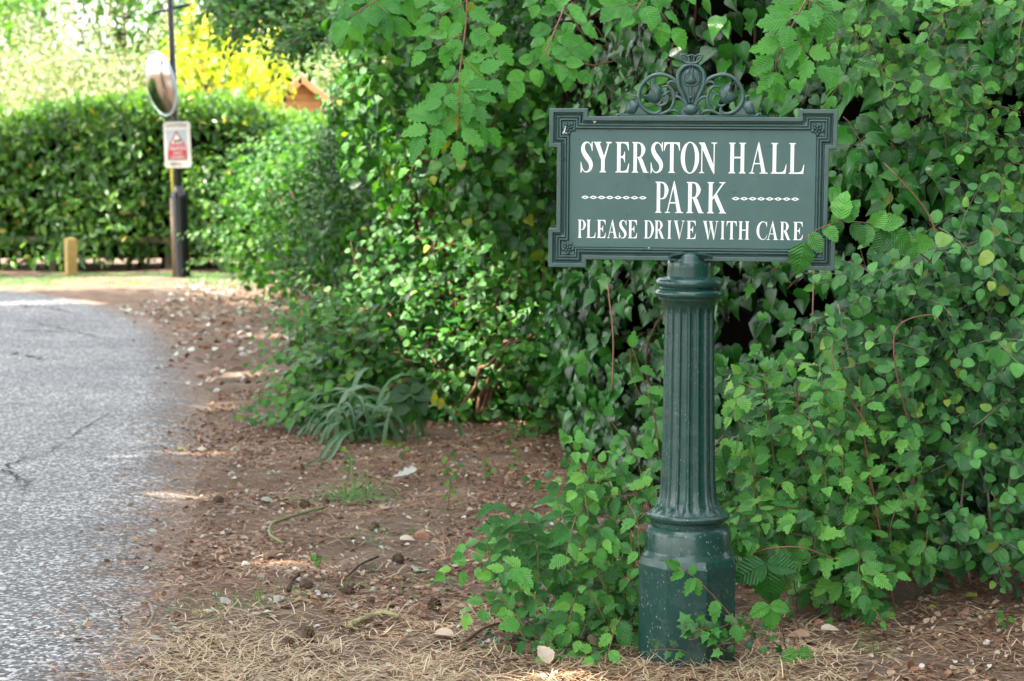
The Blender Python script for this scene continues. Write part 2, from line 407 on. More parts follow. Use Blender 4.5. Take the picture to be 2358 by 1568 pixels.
xs = np.concatenate([[-600, -200, -80, -40, -24, -16], np.arange(-12, -1.4, .3), np.arange(-1.4, 3.2, .05), np.arange(3.2, 8, .4), [10, 16, 30, 80, 200, 600]])
ys = np.concatenate([[-300, -80, -30, -12, -6, 0, 2, 4], np.arange(5, 13, .05), np.arange(13, 30, .2), [31, 34, 40, 60, 120, 300, 900]])
g = link('ground', grid_mesh('ground', xs, ys, gh), M['soil']); tag(g, kind='structure', label='brown soil verge strewn with litter')
rd = grid_mesh('road', np.arange(-16, .3, .1), np.arange(-6, 23.5, .1), lambda x, y: np.clip(edge_dist(x, y) * .1, -.02, .022) + .004,
               keep=lambda x, y: edge_dist(x, y) > -.16, attr=('edge', lambda x, y: edge_dist(x, y)))
g = link('road', rd, M['asphalt']); tag(g, kind='structure', label='worn grey asphalt lane bending to the left')

mb = MB()
for pts, w0 in (([(-60, 772), (20, 770), (80, 768), (140, 772), (190, 768), (232, 763)], .035), ([(40, 742), (90, 752), (150, 765), (200, 778), (250, 788)], .02), ([(150, 1030), (120, 1048), (70, 1066), (28, 1080), (10, 1095), (40, 1112), (60, 1125), (45, 1140), (85, 1150)], .018), ([(150, 1030), (180, 1005), (215, 985), (260, 960)], .010), ([(-40, 815), (30, 822), (90, 835), (150, 832)], .04), ([(0, 700), (60, 712), (110, 716), (180, 730)], .03)):
    P = catmull([gp(u, v) for u, v in pts], 8); n = len(P); tn = unit_(np.gradient(P, axis=0)); sd = np.stack([-tn[:, 1], tn[:, 0], 0 * tn[:, 0]], 1)
    P = P + sd * rng.normal(size=(n, 1)) * w0 * .8; w = (w0 * rng.uniform(.25, 1.2, n) * np.sin(np.linspace(.15, PI - .15, n)))[:, None]; P[:, 2] = .031
    mb.add(np.concatenate([P - sd * w / 2, P + sd * w / 2]), [(i, i + n, i + n + 1, i + 1) for i in range(n - 1)])
o = mb.build('road_cracks', M['crack'], smooth=False); tag(o, kind='structure', label='dark ragged cracks and tar seams in the asphalt')

# ------------------------------------------------------------------ leaf templates
def leaf_tpl(out, fold=.25, curl=.35, ripple=0.0, seg=None, side=0.0):
    """out: half outline [(x, y, midrib y)], base to tip"""
    o = np.array(out, float); n = len(o)
    ym = o[:, 2]
    def z(x, y): return fold * np.abs(x) - curl * y * np.abs(y) + ripple * np.sin(y * 17) * np.abs(x) * 2 + side * x
    mid = np.stack([0 * ym, ym, z(0 * ym, ym)], 1)
    rt = np.stack([o[:, 0], o[:, 1], z(o[:, 0], o[:, 1])], 1)
    lf = np.stack([-o[:, 0], o[:, 1], z(-o[:, 0], o[:, 1])], 1)
    V = np.vstack([mid, rt, lf]); fs = []
    for i in range(n - 1):
        fs.append((i, i + n, i + n + 1, i + 1)); fs.append((i, i + 1, i + 2 * n + 1, i + 2 * n))
    uv = np.stack([.5 + V[:, 0] / 1.1, V[:, 1]], 1)
    return V, np.array(fs), uv
def serrated(w, n, tooth0, peak=.4, pw=1.0, tipp=1.1):
    tooth = tooth0 * 1.7; out = [(0.0, 0.0, 0.0)]
    for i in range(1, n):
        t = i / n
        base = w * (math.sin(PI * t ** (math.log(.5) / math.log(peak)))) ** pw
        out.append((base, t, t)); out.append((base * (1 - .04) + tooth * .0 + .0, t + .5 / n * .35, t + .5 / n * .35)) if False else None
    res = [(0.0, 0.0, 0.0)]
    for i in range(1, 2 * n):
        t = i / (2 * n)
        base = w * (math.sin(PI * t ** (math.log(.5) / math.log(peak)))) ** pw
        if i % 2: res.append((base + tooth, t + .03, t))
        else: res.append((max(base - tooth * .6, .005), t - .01, t))
    res.append((0.0, tipp, 1.0)); return res
TP = {}
TP['elm'] = [leaf_tpl(serrated(.36, 5, .038, .42, .8), f, c, r) for f, c, r in ((.35, .3, .03), (.15, .5, .06), (.5, .15, .02), (-.1, .25, .05))]
TP['hazel'] = [leaf_tpl(serrated(.43, 6, .02, .5, .6), f, c, r) for f, c, r in ((.3, .35, .05), (.1, .6, .06), (.45, .2, .03))]
TP['nettle'] = [leaf_tpl(serrated(.30, 7, .015, .3, .8, 1.15), f, c, r) for f, c, r in ((.3, .6, .05), (.2, .8, .05))]
ivyo = [(0, 0, 0), (.17, -.12, .03), (.36, -.04, .10), (.47, .18, .22), (.40, .34, .36), (.27, .58, .56), (.13, .80, .78), (0, 1.03, 1)]
ivyl = [(0, 0, 0), (.16, -.13, .03), (.30, -.10, .08), (.46, .0, .14), (.36, .18, .22), (.34, .26, .3), (.52, .46, .42), (.27, .52, .52), (.14, .74, .76), (0, 1.02, 1)]
ivyr = [(0, 0, 0), (.22, -.05, .04), (.38, .12, .16), (.42, .32, .32), (.32, .55, .55), (.17, .78, .78), (0, 1.05, 1)]
TP['ivy'] = [leaf_tpl(ivyo, .30, .25), leaf_tpl(ivyo, .15, .45), leaf_tpl(ivyr, .35, .3), leaf_tpl(ivyr, .1, .5), leaf_tpl(ivyo, .45, .1)]
TP['ivylobe'] = [leaf_tpl(ivyl, .2, .25), leaf_tpl(ivyl, .05, .4)]
ov = [(0, 0, 0), (.22, .10, .12), (.34, .32, .32), (.36, .52, .52), (.25, .78, .76), (0, 1.02, 1)]
TP['oval'] = [leaf_tpl(ov, .3, .3), leaf_tpl(ov, .1, .5), leaf_tpl(ov, .45, .15)]
rd_ = [(0, 0, 0), (.30, .05, .10), (.45, .28, .30), (.44, .52, .52), (.27, .80, .78), (0, .95, .93)]
TP['round'] = [leaf_tpl(rd_, .3, .3), leaf_tpl(rd_, .1, .45)]
lau = [(0, 0, 0), (.13, .15, .15), (.19, .42, .42), (.15, .75, .75), (0, 1, 1)]
TP['laurel'] = [leaf_tpl(lau, .4, .3), leaf_tpl(lau, .2, .1)]
dm = [(0, 0, 0), (.3, .4, .4), (0, 1, 1)]
TP['simple'] = [leaf_tpl(dm, .3, .3), leaf_tpl(dm, .1, .1)]
rdm = [(0, 0, 0), (.38, .25, .25), (.32, .7, .7), (0, 1, 1)]
TP['simple_round'] = [leaf_tpl(rdm, .3, .3), leaf_tpl(rdm, .1, .1)]
oak = [(0, 0, 0), (.10, .1, .1), (.07, .2, .2), (.24, .32, .3), (.14, .42, .42), (.34, .56, .54), (.2, .66, .66), (.28, .82, .8), (0, 1, .98)]
TP['oak'] = [leaf_tpl(oak, .2, .3), leaf_tpl(oak, .4, -.2)]

def unit(a): return a / (np.linalg.norm(a, axis=-1, keepdims=True) + 1e-12)
class Leaves:
    def __init__(s): s.parts = []
    def add(s, tpl, pos, tip, nrm, size, tint, rg=None):
        """one leaf per row"""
        tl = TP[tpl]; pos = np.atleast_2d(pos); n = len(pos)
        if n == 0: return
        tip = unit(np.broadcast_to(np.atleast_2d(tip), (n, 3))); nrm = np.broadcast_to(np.atleast_2d(nrm), (n, 3))
        size = np.broadcast_to(size, (n,)); tint = np.broadcast_to(tint, (n,))
        z = unit(nrm - tip * (nrm * tip).sum(1)[:, None]); x = np.cross(tip, z)
        which = rng.integers(0, len(tl), n)
        wx = rng.uniform(.85, 1.15, n)
        for k, (V, Fc, uv) in enumerate(tl):
            m = which == k
            if not m.any(): continue
            B = np.stack([x[m] * wx[m][:, None], tip[m], z[m]], 1)      # k,3,3
            P = np.einsum('vi,kij->kvj', V, B) * size[m][:, None, None] + pos[m][:, None, :]
            s.parts.append((P, Fc, uv, tint[m]))
    def mesh(s, name):
        vs, ls, tot, uvs, ts = [], [], [], [], []; off = 0
        for P, Fc, uv, tint in s.parts:
            k, nv, _ = P.shape; nf = len(Fc)
            vs.append(P.reshape(-1, 3))
            idx = (Fc[None] + (np.arange(k) * nv)[:, None, None] + off).reshape(-1)
            ls.append(idx); uvs.append(np.tile(uv[Fc.reshape(-1)], (k, 1))); ts.append(np.repeat(tint, nf)); off += k * nv
        V = np.concatenate(vs); L = np.concatenate(ls); U = np.concatenate(uvs); T = np.concatenate(ts)
        me = bpy.data.meshes.new(name); me.vertices.add(len(V)); me.vertices.foreach_set('co', V.astype(np.float32).ravel())
        me.loops.add(len(L)); me.loops.foreach_set('vertex_index', L.astype(np.int32))
        me.polygons.add(len(L) // 4); me.polygons.foreach_set('loop_start', np.arange(len(L) // 4, dtype=np.int32) * 4)
        me.update(calc_edges=True)
        ul = me.uv_layers.new(name='UVMap'); ul.data.foreach_set('uv', U.astype(np.float32).ravel())
        a = me.attributes.new('tint', 'FLOAT', 'FACE'); a.data.foreach_set('value', T.astype(np.float32))
        me.validate()
        return me
    def build(s, name, mat, parent=None): return link(name, s.mesh(name), mat, parent)

def rnd_dir(n):
    return unit(rng.normal(size=(n, 3)))
def wander(p0, d0, L, n=7, wob=.25, droop=0.0):
    """a wandering twig path"""
    P = [np.array(p0, float)]; d = unit(np.array(d0, float))
    for i in range(n):
        d = unit(d + rng.normal(size=3) * wob / n * 2 + np.array([0, 0, -droop / n]))
        P.append(P[-1] + d * L / n)
    return np.array(P)
CAMP = np.array([0, 0, EYE])
def spray(lv, tw, tpl, P, nl, size, face, tint=(0, .9), twr=.002, start=.1, petiole=.012, grow=True, spread=.9):
    """alternate leaves along twig path P; blades face the direction 'face'"""
    face = unit(np.asarray(face, float))
    m = len(P) - 1
    tt = np.linspace(start, 1, nl)
    pos, tips, nr, sz = [], [], [], []
    for i, t in enumerate(tt):
        q = t * m; k = min(int(q), m - 1); f = q - k
        p = P[k] * (1 - f) + P[k + 1] * f; d = unit(P[k + 1] - P[k])
        sd = unit(np.cross(d, face)) * (1 if i % 2 else -1)
        last = i == nl - 1
        tp = d * (1 if last else .55) + (0 if last else spread) * sd + rng.normal(size=3) * .18 + np.array([0, 0, -.12])
        tp = unit(tp)
        pos.append(p + tp * petiole); tips.append(tp)
        nr.append(face + rng.normal(size=3) * .28)
        sz.append(size * rng.uniform(.75, 1.15) * (1 - .35 * t if grow else 1) )
    lv.add(tpl, np.array(pos), np.array(tips), np.array(nr), np.array(sz), rng.uniform(tint[0], tint[1], nl))
    if tw is not None: tw.tube(P, np.linspace(twr, twr * .45, len(P)), 5)

def blob_leaves(lv, tpl, blobs, dens, size, tint=(0, 1), out=.9, up=.35, front=True, hang=.5, jit=.45, shell=(.72, 1.06)):
    """leaves through the outer shell of ellipsoids; blobs: (centre, (rx, ry, rz))"""
    for c, r in blobs:
        r = np.array(r, float) if np.ndim(r) else np.array([r] * 3, float)
        area = 4 * PI * ((r[0] * r[1]) ** 1.6 / 3 + (r[0] * r[2]) ** 1.6 / 3 + (r[1] * r[2]) ** 1.6 / 3) ** (1 / 1.6)
        n = int(area * dens / (size * size)); d = rnd_dir(n)
        if front:
            vd = unit(CAMP - c); kp = (d @ vd) > rng.uniform(-1.3, .15, n); d = d[kp]; n = len(d)
        lump = 1 + .14 * np.sin(d[:, 0] * 7 + c[0] * 9) * np.cos(d[:, 2] * 8 + c[2] * 5) + .08 * np.sin(d[:, 1] * 15 + d[:, 2] * 13)
        rad = rng.uniform(shell[0], shell[1], n) * lump
        pos = c + d * r * rad[:, None]
        pos[:, 2] = np.maximum(pos[:, 2], .03)
        nn = unit(d / r) * out + np.array([0, 0, up]) + rng.normal(size=(n, 3)) * jit
        tp = rnd_dir(n) * .8 + np.array([0, 0, -hang]) + unit(d) * .3
        lv.add(tpl, pos, tp, nn, size * rng.uniform(.65, 1.2, n), rng.uniform(tint[0], tint[1], n))

# ------------------------------------------------------------------ serif lettering (strokes of varying width, each piece a hair proud of the last)
def glyph_polys(ch):
    out = []
    def poly(*p): out.append(list(p))
    def stem(x, w=.118, y0=0, y1=1, top=True, bot=True, s=.05, tk=.022, br=.07):
        h = w / 2; P = []
        if bot: P += [(x - h - s, y0), (x + h + s, y0), (x + h + s, y0 + tk), (x + h + s * .4, y0 + tk * 1.6), (x + h + s * .1, y0 + br * .7), (x + h, y0 + br * 1.4)]
        else: P += [(x - h, y0), (x + h, y0)]
        if top: P += [(x + h, y1 - br * 1.4), (x + h + s * .1, y1 - br * .7), (x + h + s * .4, y1 - tk * 1.6), (x + h + s, y1 - tk), (x + h + s, y1), (x - h - s, y1), (x - h - s, y1 - tk), (x - h - s * .4, y1 - tk * 1.6), (x - h - s * .1, y1 - br * .7), (x - h, y1 - br * 1.4)]
        else: P += [(x + h, y1), (x - h, y1)]
        if bot: P += [(x - h, y0 + br * 1.4), (x - h - s * .1, y0 + br * .7), (x - h - s * .4, y0 + tk * 1.6), (x - h - s, y0 + tk)]
        out.append(P)
    def stroke(pts, k=6):
        Q = catmull(np.array(pts, float), k); c = Q[:, :2]; w = np.maximum(Q[:, 2], .008) / 2
        tn = unit(np.gradient(c, axis=0)); nn = np.stack([-tn[:, 1], tn[:, 0]], 1)
        L = c + nn * w[:, None]; Rr = c - nn * w[:, None]
        for i in range(len(c) - 1): pass
        out.append(('strip', L, Rr))
    def slant(x0, y0, x1, y1, w):           # horizontal width w
        poly((x0 - w / 2, y0), (x0 + w / 2, y0), (x1 + w / 2, y1), (x1 - w / 2, y1))
    def serif(x0, x1, y, sgn, tk=.022):
        poly((x0, y), (x1, y), (x1, y + sgn * tk), (x1 * .75 + x0 * .25, y + sgn * tk * 1.7), (x0 * .75 + x1 * .25, y + sgn * tk * 1.7), (x0, y + sgn * tk)) if sgn > 0 else poly((x1, y), (x0, y), (x0, y + sgn * tk), (x0 * .75 + x1 * .25, y + sgn * tk * 1.7), (x1 * .75 + x0 * .25, y + sgn * tk * 1.7), (x1, y + sgn * tk))
    def arm_b(x0, x1): poly((x0, 0), (x1 - .03, 0), (x1, .30), (x1 - .018, .30), (x1 - .07, .12), (x1 - .12, .065), (x1 - .2, .045), (x0, .045))
    def arm_t(x0, x1): poly((x0, 1), (x0, .957), (x1 - .18, .957), (x1 - .11, .935), (x1 - .06, .88), (x1 - .015, .72), (x1, .72), (x1 - .012, 1))
    W = {}
    if ch == 'E':
        stem(.13); arm_t(.12, .455); arm_b(.12, .47)
        poly((.18, .485), (.18, .525), (.25, .545), (.29, .60), (.315, .69), (.33, .69), (.33, .33), (.315, .33), (.295, .42), (.25, .475)); w = .47
    elif ch == 'T':
        stem(.262, top=False, y1=.99); poly((.012, 1), (0, .72), (.015, .72), (.06, .88), (.11, .935), (.18, .957), (.345, .957), (.415, .935), (.465, .88), (.51, .72), (.525, .72), (.513, 1)); w = .525
    elif ch == 'O':
        a = np.linspace(0, 2 * PI, 41); L = np.stack([.30 + .30 * np.cos(a), .5 + .52 * np.sin(a)], 1); Rr = np.stack([.30 + .165 * np.cos(a), .5 + .49 * np.sin(a)], 1)
        out.append(('strip', Rr, L)); w = .60
    elif ch == 'S':
        stroke([(.375, .70, .012), (.345, .84, .022), (.285, .95, .03), (.20, .985, .045), (.11, .93, .085), (.07, .80, .12), (.10, .66, .145), (.20, .50, .16), (.30, .36, .15), (.34, .22, .12), (.30, .08, .085), (.20, .012, .045), (.11, .04, .03), (.045, .16, .022), (.012, .33, .012)], 4)
        poly((.37, .70), (.388, .70), (.388, 1.01), (.37, 1.01), (.345, .93), (.35, .80)); poly((0, -.02), (.018, -.02), (.05, .06), (.04, .2), (.015, .34), (0, .34)); w = .40
    elif ch in 'RP':
        stem(.145); y0 = .50 if ch == 'R' else .455
        mid = (1 + y0) / 2
        stroke([(.15, .977, .035), (.26, .975, .038), (.36, .92, .08), (.42, mid, .135), (.365, y0 + .06, .08), (.27, y0, .035), (.17, y0 + .005, .03)], 5)
        w = .49
        if ch == 'R':
            poly((.225, .50), (.33, .52), (.40, .42), (.535, .07), (.56, .022), (.60, .022), (.60, 0), (.43, 0), (.40, .06)); w = .60
    elif ch == 'A':
        slant(.075, .01, .30, 1.0, .034); poly((.30, 1.04), (.262, .86), (.40, .06), (.41, .0), (.545, .0), (.53, .06), (.32, 1.0)) ; poly((.15, .305), (.46, .305), (.455, .345), (.155, .345))
        serif(0, .17, 0, 1); serif(.34, .61, 0, 1); w = .60
    elif ch == 'L':
        stem(.145); arm_b(.14, .54); w = .54
    elif ch == 'N':
        stem(.10, .034, top=False, s=.07); stem(.50, .034, bot=False, y0=.02, s=.08); poly((0, 1), (.0, .975), (.055, .93), (.41, .12), (.50, -.03), (.513, -.03), (.513, .2), (.185, 1)); w = .585
    elif ch == 'H':
        stem(.145); stem(.48); poly((.19, .49), (.44, .49), (.44, .545), (.19, .545)); w = .625
    elif ch == 'Y':
        stem(.30, top=False, y1=.46); poly((.235, .42), (.36, .42), (.36, .46), (.185, .96), (.03, .96)); poly((.30, .42), (.36, .42), (.505, .96), (.46, .96)); serif(0, .235, 1, -1, .03); serif(.40, .585, 1, -1, .03); w = .585
    elif ch == 'K':
        stem(.145); slant(.19, .44, .56, .975, .055); poly((.235, .55), (.33, .66), (.61, .05), (.64, .022), (.66, .022), (.66, 0), (.45, 0), (.47, .06)); serif(.42, .63, 1, -1); serif(.42, .66, 0, 1); w = .66
    elif ch == 'D':
        stem(.145); stroke([(.15, .977, .035), (.26, .975, .04), (.40, .88, .08), (.50, .52, .14), (.40, .12, .08), (.26, .025, .04), (.15, .022, .035)], 6); w = .575
    elif ch == 'I': stem(.145); w = .29
    elif ch == 'V':
        poly((.04, .97), (.19, .97), (.335, .30), (.33, -.03), (.31, -.03)); poly((.31, -.03), (.335, -.03), (.555, .97), (.52, .97)); serif(0, .26, 1, -1); serif(.44, .62, 1, -1); w = .62
    elif ch == 'W':
        poly((.04, .97), (.19, .97), (.31, .30), (.305, -.03), (.285, -.03)); poly((.285, -.03), (.31, -.03), (.49, .97), (.455, .97))
        poly((.36, .97), (.50, .97), (.62, .30), (.615, -.03), (.595, -.03)); poly((.595, -.03), (.62, -.03), (.80, .97), (.765, .97))
        serif(0, .25, 1, -1); serif(.33, .56, 1, -1); serif(.68, .86, 1, -1); w = .86
    elif ch == 'C':
        stroke([(.545, .70, .012), (.52, .84, .03), (.45, .95, .04), (.33, .985, .045), (.19, .90, .09), (.09, .70, .13), (.07, .50, .145), (.09, .30, .13), (.19, .10, .09), (.33, .015, .045), (.46, .05, .035), (.54, .17, .022), (.57, .28, .012)], 4)
        poly((.535, .70), (.555, .70), (.555, 1.0), (.54, 1.0), (.51, .92)); w = .58
    return out, w
def text_mesh(mb, glyphs, s, thick=.0006):
    """glyphs: (char, x0, x1, y0 (baseline), cap) in board metres; board face at y = 0 looking to -y"""
    k = 0
    for ch, x0, x1, yb, cap in glyphs:
        polys, w = glyph_polys(ch); sx = (x1 - x0) / w
        for p in polys:
            k += 1; d = -(thick + .00008 * (k % 5))
            if isinstance(p, tuple):
                L, Rr = p[1], p[2]; n = len(L)
                f = lambda q: [(x0 + a * sx, d, yb + b * cap) for a, b in q]
                V = f(L) + f(Rr); V += [(x, 0, z) for x, _, z in V]
                fs = [(i, i + n, i + n + 1, i + 1) for i in range(n - 1)]
                m2 = 2 * n
                fs += [(i, i + 1, i + 1 + m2, i + m2) for i in range(n - 1)] + [(n + i + 1, n + i, n + i + m2, n + i + 1 + m2) for i in range(n - 1)]
                mb.add(V, fs)
            else:
                n = len(p); V = [(x0 + a * sx, d, yb + b * cap) for a, b in p]; V += [(x, 0, z) for x, _, z in V]
                fs = [tuple(range(n))] + [(i, i + n, (i + 1) % n + n, (i + 1) % n) for i in range(n)]
                mb.add(V, fs)
#SIGN
def ball(x, y, z, rx, ry, rz, n=12, m=8):
    V = []; 
    for i in range(m + 1):
        ph = PI * i / m
        for j in range(n):
            th = 2 * PI * j / n; V.append((x + rx * math.sin(ph) * math.cos(th), y + ry * math.cos(ph), z + rz * math.sin(ph) * math.sin(th)))
    fs = [(i * n + j, i * n + (j + 1) % n, (i + 1) * n + (j + 1) % n, (i + 1) * n + j) for i in range(m) for j in range(n)]
    return V, fs
# ------------------------------------------------------------------ the cast iron sign
PY = 6.10
base = gp(1585, 1530)
PX = 1586.0; PX = (PX - 1179) / F * (PY * math.cos(PITCH) + .8 * math.sin(PITCH))
sign = thing('park_sign', 'green cast iron sign board on a fluted post reading SYERSTON HALL PARK', 'sign', (PX, PY, 0), R(-6))
def zs(v):                       # height at the post of a row of the 3840 px wide photograph
    return pt(1586, v * .61406, PY)[2]
def rs(h, v):                    # half width there
    z = zs(v); zc = PY * math.cos(PITCH) + (EYE - z) * math.sin(PITCH)
    return h * zc / (F / .61406)
S = .0008125
# post
oct_top = zs(2088)
mb = MB()
def octring(r, z, n=8): return [(r * math.cos(PI / 8 + k * PI / 4 ), r * math.sin(PI / 8 + k * PI / 4), z) for k in range(8)]
r8 = rs(187, 2200) / math.cos(R(22.5 - 8)) * 1.0
rings = [octring(r8 * 1.0, -.25), octring(r8, oct_top - .012), octring(r8 * .985, oct_top - .003), octring(r8 * .955, oct_top + .012)]
V = sum(rings, []); fs = [(i * 8 + j, i * 8 + (j + 1) % 8, (i + 1) * 8 + (j + 1) % 8, (i + 1) * 8 + j) for i in range(3) for j in range(8)] + [tuple(24 + j for j in range(8))]
mb.add(V, fs)
mb.build('octagonal_base', M['post_paint'], sign, smooth=False, bevel=.002)
mb = MB()
rp = rs(162, 2000)
prof = [(rp * 1.08, oct_top - .002), (rp * 1.06, oct_top + .014), (rp * 1.012, oct_top + .022), (rp, oct_top + .032), (rp * .995, zs(1990)), (rp * .97, zs(1976)), (rp * .90, zs(1964)), (rs(138, 1960), zs(1962)),
        (rs(138, 1950), zs(1948)), (rs(150, 1942), zs(1942)), (rs(156, 1934), zs(1934)), (rs(157, 1926), zs(1926)), (rs(152, 1920), zs(1921)), (rs(144, 1915), zs(1916))]
mb.lathe(prof, 72); mb.build('round_plinth', M['post_paint'], sign, sharp=50)
# fluted shaft
NF, SEG = 16, 14
def shaft_r(v):
    P = [(1110, 122), (1122, 114), (1136, 101), (1150, 94.5), (1170, 92.5), (1400, 94.5), (1650, 98), (1780, 101), (1850, 105), (1880, 111), (1900, 121), (1914, 136), (1921, 146)]
    return np.interp(v, [p[0] for p in P], [p[1] for p in P])
vs_ = [1110, 1116, 1122, 1129, 1136, 1143, 1150, 1160, 1175, 1220, 1300, 1400, 1500, 1600, 1700, 1780, 1820, 1850, 1866, 1880, 1890, 1898, 1906, 1914, 1921]
V = []; n = NF * SEG
for v in vs_:
    r0 = rs(shaft_r(v), v); fade = np.clip((v - 1138) / 22, 0, 1) * np.clip((1906 - v) / 26, 0, 1)
    z = zs(v)
    for j in range(n):
        ph = (j % SEG) / SEG * 2 - 1          # -1..1 within a flute
        a = abs(ph)
        if a > .80: d = 0.0
        elif a > .70: d = .35
        else: d = 1.0 - .35 * (a / .70) ** 2 * .8
        if .58 < a <= .70: d = 1.0 - .55
        t_ = 2 * PI * (j + .5 * 0) / n
        fd = fade if v < 1700 else np.clip((1908 - v + (12 if a < .3 else 0 if a < .6 else -12)) / 18, 0, 1)
        rr = r0 - .0075 * d * fd
        V.append((rr * math.cos(t_), rr * math.sin(t_), z))
m = len(vs_)
fs = [(i * n + j, (i + 1) * n + j, (i + 1) * n + (j + 1) % n, i * n + (j + 1) % n) for i in range(m - 1) for j in range(n)]
mb = MB(); mb.add(V, fs); mb.build('fluted_shaft', M['post_paint'], sign, sharp=38)
mb = MB()
def torus_prof(vc, hv, half, bulge, k=7):
    return [(rs(half - bulge + bulge * math.cos(a), vc), zs(vc + hv * math.sin(a))) for a in np.linspace(PI / 2, -PI / 2, k)]
prof = [(rs(80, 1120), zs(1124)), (rs(118, 1116), zs(1117))] + torus_prof(1098, 15, 131, 14) + [(rs(112, 1080), zs(1080))] + torus_prof(1058, 18, 128, 17) + [(rs(88, 1037), zs(1038)), (rs(84, 1030), zs(1034))]
mb.lathe(prof, 72); mb.build('collar', M['post_paint'], sign, sharp=50)
mb = MB()
prof = [(rs(84, 1036), zs(1036)), (rs(84, 1000), zs(1000)), (rs(85, 985), zs(985)), (rs(82, 980), zs(978)), (rs(80, 975), zs(974)), (rs(79, 960), zs(958)), (rs(72, 950), zs(948)), (rs(56, 945), zs(941)), (rs(30, 945), zs(937))]
mb.lathe(prof, 56); mb.build('neck', M['post_paint'], sign, sharp=50)

# board: nested outlines
bd = bpy.data.objects.new('board', None)
W_, H_ = 1062 / 2 * S * 1.003, 593 / 2 * S
ST, EA, EH = 29.5 * S, 143 * S, 145 * S
def loop(d):
    w, h = W_ - ST, H_ - ST
    q = [(-w + d, H_ - EH + d), (-W_ + d, H_ - EH + d), (-W_ + d, H_ - d), (-W_ + EA - d, H_ - d), (-W_ + EA - d, h - d)]
    tr = [(-x, z) for x, z in q[::-1]]
    return q + tr + [(x, -z) for x, z in [(-a, b) for a, b in q]][0:0] + [(-x, -z) for x, z in q] + [(x, -z) for x, z in q[::-1]]
cp = .5739 * S     # one pixel of the enlarged crop
lv_ = [(0, .014), (0, -.0120), (1.5, -.0135), (25, -.0135), (28, -.0120), (31, .003), (39, .003), (43, -.005), (52, -.0085), (58, -.0085), (60, -.0030), (64, -.0030), (66, -.0085), (74, -.0090), (77, -.0075), (78, .003), (83, .003), (83.1, -.0010)]
mb = MB(); V = []
for d, y in lv_: V += [(x, y, z) for x, z in loop(d * cp)]
n = 20; m = len(lv_)
fs = [(i * n + j, (i + 1) * n + j, (i + 1) * n + (j + 1) % n, i * n + (j + 1) % n) for i in range(m - 1) for j in range(n)]
fs = [f[::-1] for f in fs]
mb.add(V, fs + [tuple(range(n))])
bc = zs(708)
YB = -.035                        # the board's front plane is a little before the post's axis
board = mb.build('board', M['frame_paint'], sign, smooth=False, bevel=.0009)
board.location = (4.5 * S, YB, bc); board.rotation_euler = (0, R(.38), 0)
mb = MB(); q = loop(83.2 * cp); mb.add([(x, -.0010, z) for x, z in q], [tuple(range(20))[::-1]])
mb.build('panel', M['panel_paint'], board, smooth=False)
# board foot that clasps the neck
mb = MB()
V = []; n2 = 16
for k in range(n2 + 1):
    a = PI * k / n2; V.append((-math.cos(a) * 88 * S, math.sin(a) * 38 * S))
zb = -H_ + ST - .002
P2 = [(x, zb + 14 * S + z * .55) for x, z in V]
F0 = [(x, -.0105, z) for x, z in P2] ; F1 = [(x * .86, -.024, (z - zb) * .8 + zb) for x, z in P2]
Bv = [(P2[0][0] - 20 * S, -.0095, zb - .001), (P2[-1][0] + 20 * S, -.0095, zb - .001)]
nn_ = len(P2)
mb.add(F0 + F1, [(i, i + nn_, i + nn_ + 1, i + 1) for i in range(nn_ - 1)] + [tuple(range(nn_, 2 * nn_))])
mb.build('clasp', M['frame_paint'], board)
# rosettes
def rosette(cx, cz):
    mb = MB(); rr = 44 * cp
    mb.add(*ball(0, 0, 0, rr * .26, .0095, rr * .26, 10, 6))
    for ring_, (ra, rb, ang, dy) in enumerate(((.42, .26, 0, -.001), (.72, .32, .63, .001))):
        for k in range(5):
            a = k * 2 * PI / 5 + ang + PI / 2
            mb.add(*ball(math.cos(a) * rr * ra, dy, math.sin(a) * rr * ra, rr * rb, .0065 - dy, rr * rb * (1.0 if ring_ == 0 else 1.15), 10, 5))
    o = mb.build('rosette', M['frame_paint'], board); o.location = (cx, -.0015, cz); return o
rx_, rz_ = W_ - 127 * cp, H_ - 127 * cp
for sx in (-1, 1):
    for sz in (1, -1): rosette(sx * rx_, sz * rz_)
def dropping(spots, y, name='bird_dropping'):
    mb = MB()
    for x, z, a, b_ in spots: mb.add(*ball((x - 2594) * S, y, -(z - 711) * S, a * S, .0014, b_ * S, 10, 5))
    mb.build(name, M['sign_white'], board)
dropping(((2116, 503, 5, 4), (2118, 497, 2.5, 9), (2121, 488, 2, 8), (2113, 506, 4, 2.5), (2124, 506, 4, 2)), -.0085)
dropping(((2227, 460, 5, 5), (2233, 463, 4, 4), (2229, 466, 3.5, 3.5)), -.0060)
dropping(((2438, 931, 3.5, 3), (2440, 935, 2, 2)), -.0090)
# lettering; numbers are columns and rows of the photograph
def bx(x): return (x - 2594) * S * 1.0
def bz(y, x): return -(y - 711 - (x - 2590) * .0066) * S
def line(chars, spans, y0, y1, slope, name):
    g = []
    for ch, (a, b) in zip(chars, spans):
        g.append((ch, bx(a), bx(b), 0, (y1 - y0) * S))
    mb = MB(); out = []
    for ch, a, b, _, cap in g: out.append((ch, a, b, -(y1 - 711) * S, cap))
    text_mesh(mb, out, S)
    o = mb.build(name, M['white_paint'], board, smooth=False); o.location = (0, -.0011, 0)
line('SYERSTONHALL', [(2178.9, 2224.2), (2227.7, 2294.7), (2306.7, 2360.3), (2366.4, 2432.6), (2440.6, 2486.2), (2488.9, 2548.6), (2551.8, 2620), (2618.8, 2684.9), (2725.4, 2796.4), (2805.7, 2873.2), (2881.3, 2942.9), (2946.9, 3007.7)], 538, 651.5, 0, 'lettering')
